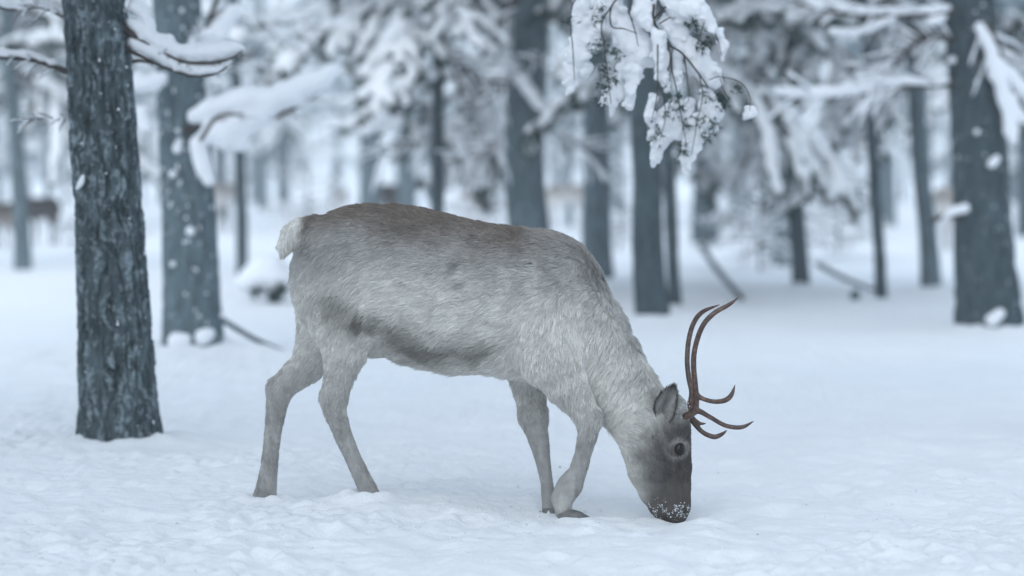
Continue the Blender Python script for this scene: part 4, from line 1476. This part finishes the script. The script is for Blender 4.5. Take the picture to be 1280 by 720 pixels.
mb = MB()
for (px, py) in TF:
    for _ in range(9):
        p = at(px + rg.normal(0, 4.5), py + rg.normal(0, 5), YH - .08 + rg.uniform(-.03, .03)) - hbase
        d = rg.standard_normal(3) * .5 + np.array([0, -.2, -.35])
        v, tr = needle_tuft(p, d / np.linalg.norm(d), 11, .030, .0013, rg, .6)
        mb.add(v, None, tr)
nd = link("needles", mb.mesh("needles", False), M_NEEDLE, ht)
nd['kind'] = 'stuff'

# ------------------------------------------------------------------ reindeer of the herd, far behind
def herd_mesh(kind, name):
    f = Field((-.9, -.35, -.05), (1.25, .35, 1.45), .024)
    f.chain([(-.44, 0, .84, .22, .19), (-.1, 0, .80, .245, .24), (.2, 0, .80, .24, .23), (.36, 0, .84, .215, .18)], .05)
    if kind == 'up':
        f.chain([(.36, 0, .86, .19, .15), (.52, 0, .98, .13, .11), (.66, 0, 1.12, .105, .085)], .06)
        f.chain([(.68, 0, 1.15, .085, .075), (.80, 0, 1.09, .062, .055), (.94, 0, 1.02, .045, .045)], .03)
        for s in (-1, 1):
            f.chain([(.64, s * .06, 1.19, .02, .02), (.58, s * .13, 1.25, .03, .02), (.55, s * .17, 1.27, .012, .012)], .02)
    else:
        f.chain([(.38, 0, .80, .19, .15), (.58, 0, .60, .13, .11), (.70, 0, .42, .105, .085)], .06)
        f.chain([(.72, 0, .38, .09, .078), (.77, 0, .24, .066, .058), (.81, 0, .09, .046, .045)], .03)
        for s in (-1, 1):
            f.chain([(.70, s * .06, .44, .02, .02), (.66, s * .13, .50, .03, .02), (.63, s * .17, .52, .012, .012)], .02)
    for s, st in ((-1, .05), (1, -.06)):
        f.chain([(-.48, s * .09, .75, .17, .08), (-.46 + st, s * .1, .55, .085, .06), (-.56 + st, s * .1, .42, .05, .04), (-.53 + st, s * .1, .2, .032, .03), (-.50 + st, s * .1, 0, .036, .036)], .05)
        f.chain([(.34, s * .09, .66, .11, .07), (.35 - st, s * .1, .45, .058, .045), (.34 - st, s * .1, .22, .034, .03), (.36 - st, s * .1, 0, .038, .036)], .05)
    f.chain([(-.62, 0, .95, .05, .05), (-.70, 0, .86, .04, .04), (-.71, 0, .78, .02, .02)], .03)
    v, q = f.mesh()
    return mesh_from(v, q, name)
HERD = {'up': herd_mesh('up', "herd_up"), 'down': herd_mesh('down', "herd_down")}

def mat_herd(name, back, belly):
    m, nt, b = new_mat(name)
    tc = N(nt, "ShaderNodeTexCoord")
    sx = N(nt, "ShaderNodeSeparateXYZ")
    nt.links.new(tc.outputs['Object'], sx.inputs['Vector'])
    n1 = N(nt, "ShaderNodeTexNoise", Scale=7.0, Detail=6.0)
    nt.links.new(tc.outputs['Object'], n1.inputs['Vector'])
    ad = N(nt, "ShaderNodeMath", operation='MULTIPLY_ADD')
    ad.inputs[1].default_value = .35
    nt.links.new(n1.outputs['Fac'], ad.inputs[0])
    nt.links.new(sx.outputs['Z'], ad.inputs[2])
    r = ramp(nt, [(.45, tuple(x * .8 for x in back)), (.72, belly), (.92, belly), (1.0, back)])
    nt.links.new(ad.outputs['Value'], r.inputs['Fac'])
    nt.links.new(r.outputs['Color'], b.inputs['Base Color'])
    b.inputs['Roughness'].default_value = .9
    b.inputs['Specular IOR Level'].default_value = .1
    return m
MH_DARK = mat_herd("coat_dark", (.026, .022, .020), (.055, .048, .043))
MH_BROWN = mat_herd("coat_brown", (.065, .055, .048), (.18, .16, .145))
MH_PALE = mat_herd("coat_pale", (.27, .245, .225), (.60, .58, .56))
_mc = {}
def herd(px, py, rot, kind, mat, label, antl=False, sc=1.0):
    g = on_ground(px, py)
    z = float(ground_z(g[0], g[1])[0])
    o = empty("reindeer", (g[0], g[1], z), label, "reindeer", "herd far behind among the trunks")
    o.rotation_euler = (0, 0, rot)
    key = (kind, mat.name)
    if key not in _mc:
        me = HERD[kind].copy()
        me.materials.append(mat)
        _mc[key] = me
    link("body", _mc[key], None, o, scale=sc)
    if antl:
        for s in (-1, 1):
            mb = MB()
            hz = (.66, 1.2) if kind == 'up' else (.74, .46)
            x0, z0 = hz
            tube(spline([(x0, s * .05, z0), (x0 - .08, s * .14, z0 + .2), (x0 - .06, s * .22, z0 + .42), (x0 + .1, s * .2, z0 + .6)], 14), np.linspace(.016, .006, 14), 6, mb)
            tube(spline([(x0, s * .05, z0 + .03), (x0 + .1, s * .07, z0 + .1), (x0 + .2, s * .06, z0 + .2)], 8), np.linspace(.012, .005, 8), 6, mb)
            link("antler", mb.mesh("antler"), M_ANT, o, scale=sc)
herd(50, 303, math.pi - .75, 'down', MH_DARK, "dark brown reindeer behind the frosty tree at the left edge, rump to the right", False, .85)
herd(3, 307, -.9, 'down', MH_BROWN, "brown reindeer cut off by the left edge of the picture", False, .8)
herd(278, 292, -1.9, 'down', MH_PALE, "pale reindeer half hidden between the grey pine and the thin dark trunk")
herd(486, 286, -1.25, 'down', MH_DARK, "very dark reindeer whose back just shows above the grazing reindeer's rump")
herd(594, 295, -1.2, 'up', MH_PALE, "pale reindeer with brown head above the grazing reindeer's mid back", False, .92)
herd(708, 288, -2.6, 'down', MH_PALE, "cream reindeer between the broad grey trunk and the straight trunk beside it")
herd(424, 283, -1.2, 'up', MH_PALE, "faint pale reindeer far behind the grazing reindeer's rump", False, .8)
herd(1186, 313, -1.5, 'down', MH_PALE, "pale reindeer peeking out left of the thick right pine")
herd(912, 296, .2, 'down', MH_BROWN, "brown reindeer small and far, right of the distant dark trunk", False, .5)

# ------------------------------------------------------------------ sticks, bush and stump on the snow
def stick(p, label, r):
    pts = []
    for k, (px, py, dz) in enumerate(p):
        g = on_ground(px, py, dz)
        pts.append(g)
    pts = np.array(pts)
    c = pts.mean(0)
    mb = tube(spline(pts - c, 16), np.linspace(r, r * .6, 16), 7)
    o = link("fallen_stick", mb.mesh("fallen_stick"), M_BARK3, None, c)
    o['label'] = label; o['category'] = "stick"
stick([(272, 396, .20), (315, 422, .10), (362, 443, .02)], "thin bent stick lying on snow left of the grazing reindeer's hind legs", .022)
stick([(872, 300, .35), (895, 335, .18), (927, 372, .02)], "dark stick leaning out of the snow right of the distant dark trunk", .045)
stick([(1022, 330, .3), (1060, 350, .12), (1096, 364, .02)], "thin stick in the snow between the slender and the thinnest right trunks", .03)

gb = on_ground(332, 379)
bz = float(ground_z(gb[0], gb[1])[0])
bo = np.array([gb[0], gb[1], bz])
bush = empty("snowy_bush", bo, "low bush buried under a snow hump behind the reindeer's rump", "bush")
YB = gb[1]
link("snow_cap", snow_mesh([[(308, 352, 14), (325, 345, 20), (345, 348, 19), (358, 352, 14)], [(330, 335, 16), (342, 333, 14)]], YB, .025, rough=.02, rs=6, origin=bo, k=.06, depth=1.2), M_SNOW, bush)
mb = MB()
rg = np.random.default_rng(9)
for cx, cy, n in ((320, 363, 20), (344, 370, 42), (352, 360, 24)):
    for _ in range(n):
        p = at(cx + rg.normal(0, 4), cy + rg.normal(0, 4), YB - .12 + rg.normal(0, .05)) - bo
        v, tr = needle_tuft(p, np.array([0, -.3, -.3]), 12, .07, .005, rg, .8)
        mb.add(v, None, tr)
bn = link("foliage", mb.mesh("foliage", False), M_NEEDLE, bush)
link("stem", twig_mesh([[(344, 384, 3), (345, 370, 2.5), (340, 350, 2)]], YB, bo, 6, "stem"), M_TWIG, bush)

gs = on_ground(1068, 376)
f = Field((-.10, -.10, -.1), (.10, .10, .16), .012)
f.chain([(0, 0, -.05, .055, .055), (.01, 0, .05, .045, .05), (.02, 0, .075, .03, .03)], .02)
f.roughen(.012, 22, 4)
v, q = f.mesh()
o = link("stump", mesh_from(v, q, "stump"), M_BARK3, None, (gs[0], gs[1], float(ground_z(gs[0], gs[1])[0])))
o['label'] = "small dark stump poking from snow between the slender right trunks"; o['category'] = "stump"

# loose crumbs of kicked-up snow and bits of bark on the surface
rg = np.random.default_rng(31)
cp, cr = [], []
for _ in range(700):
    a = rg.random()
    if a < .45:
        px, py = rg.normal(640, 80), rg.normal(645, 14)
    else:
        px, py = rg.uniform(0, 1280), rg.uniform(520, 720)
    g = on_ground(px, py)
    r = .0016 + .006 * rg.random() ** 4
    cp.append((g[0], g[1], float(ground_z(g[0], g[1])[0]) + r * .35)); cr.append(r)
o = link("snow_crumbs", crumb_mesh(np.array(cp), cr, "snow_crumbs", 8), M_SNOW)
o['kind'] = 'stuff'; o['label'] = "loose crumbs of snow scattered over the trodden snow"
cp, cr = [], []
for px, py in [(947, 669), (675, 636), (700, 590), (1175, 480)]:
    g = on_ground(px, py)
    cp.append((g[0], g[1], float(ground_z(g[0], g[1])[0]) + .003)); cr.append(rg.uniform(.002, .0042))
o = link("bark_flakes", crumb_mesh(np.array(cp), cr, "bark_flakes", 9), M_TWIG)
o['kind'] = 'stuff'; o['label'] = "tiny dark bark flakes strewn on the snow"

# ------------------------------------------------------------------ cold mist between the trees
hx, hy0, hy1, hz0, hz1 = 80.0, -16.0, 165.0, -2.0, 16.0
v = [(-hx, hy0, hz0), (hx, hy0, hz0), (hx, hy1, hz0), (-hx, hy1, hz0), (-hx, hy0, hz1), (hx, hy0, hz1), (hx, hy1, hz1), (-hx, hy1, hz1)]
fc = [(3, 2, 1, 0), (4, 5, 6, 7), (0, 1, 5, 4), (1, 2, 6, 5), (2, 3, 7, 6), (3, 0, 4, 7)]
hm = bpy.data.materials.new("mist")
hm.use_nodes = True
hm.node_tree.nodes.clear()
ho = hm.node_tree.nodes.new("ShaderNodeOutputMaterial")
hv = hm.node_tree.nodes.new("ShaderNodeVolumePrincipled")
hv.inputs['Color'].default_value = (.93, .96, 1.0, 1)
hv.inputs['Density'].default_value = 0.0020
hv.inputs['Anisotropy'].default_value = 0.0
hm.node_tree.links.new(hv.outputs['Volume'], ho.inputs['Volume'])
haze = link("haze", mesh_from(np.array(v), fc, "haze", False), hm)
haze['kind'] = 'stuff'
haze['label'] = "thin cold mist hanging between the far trees"
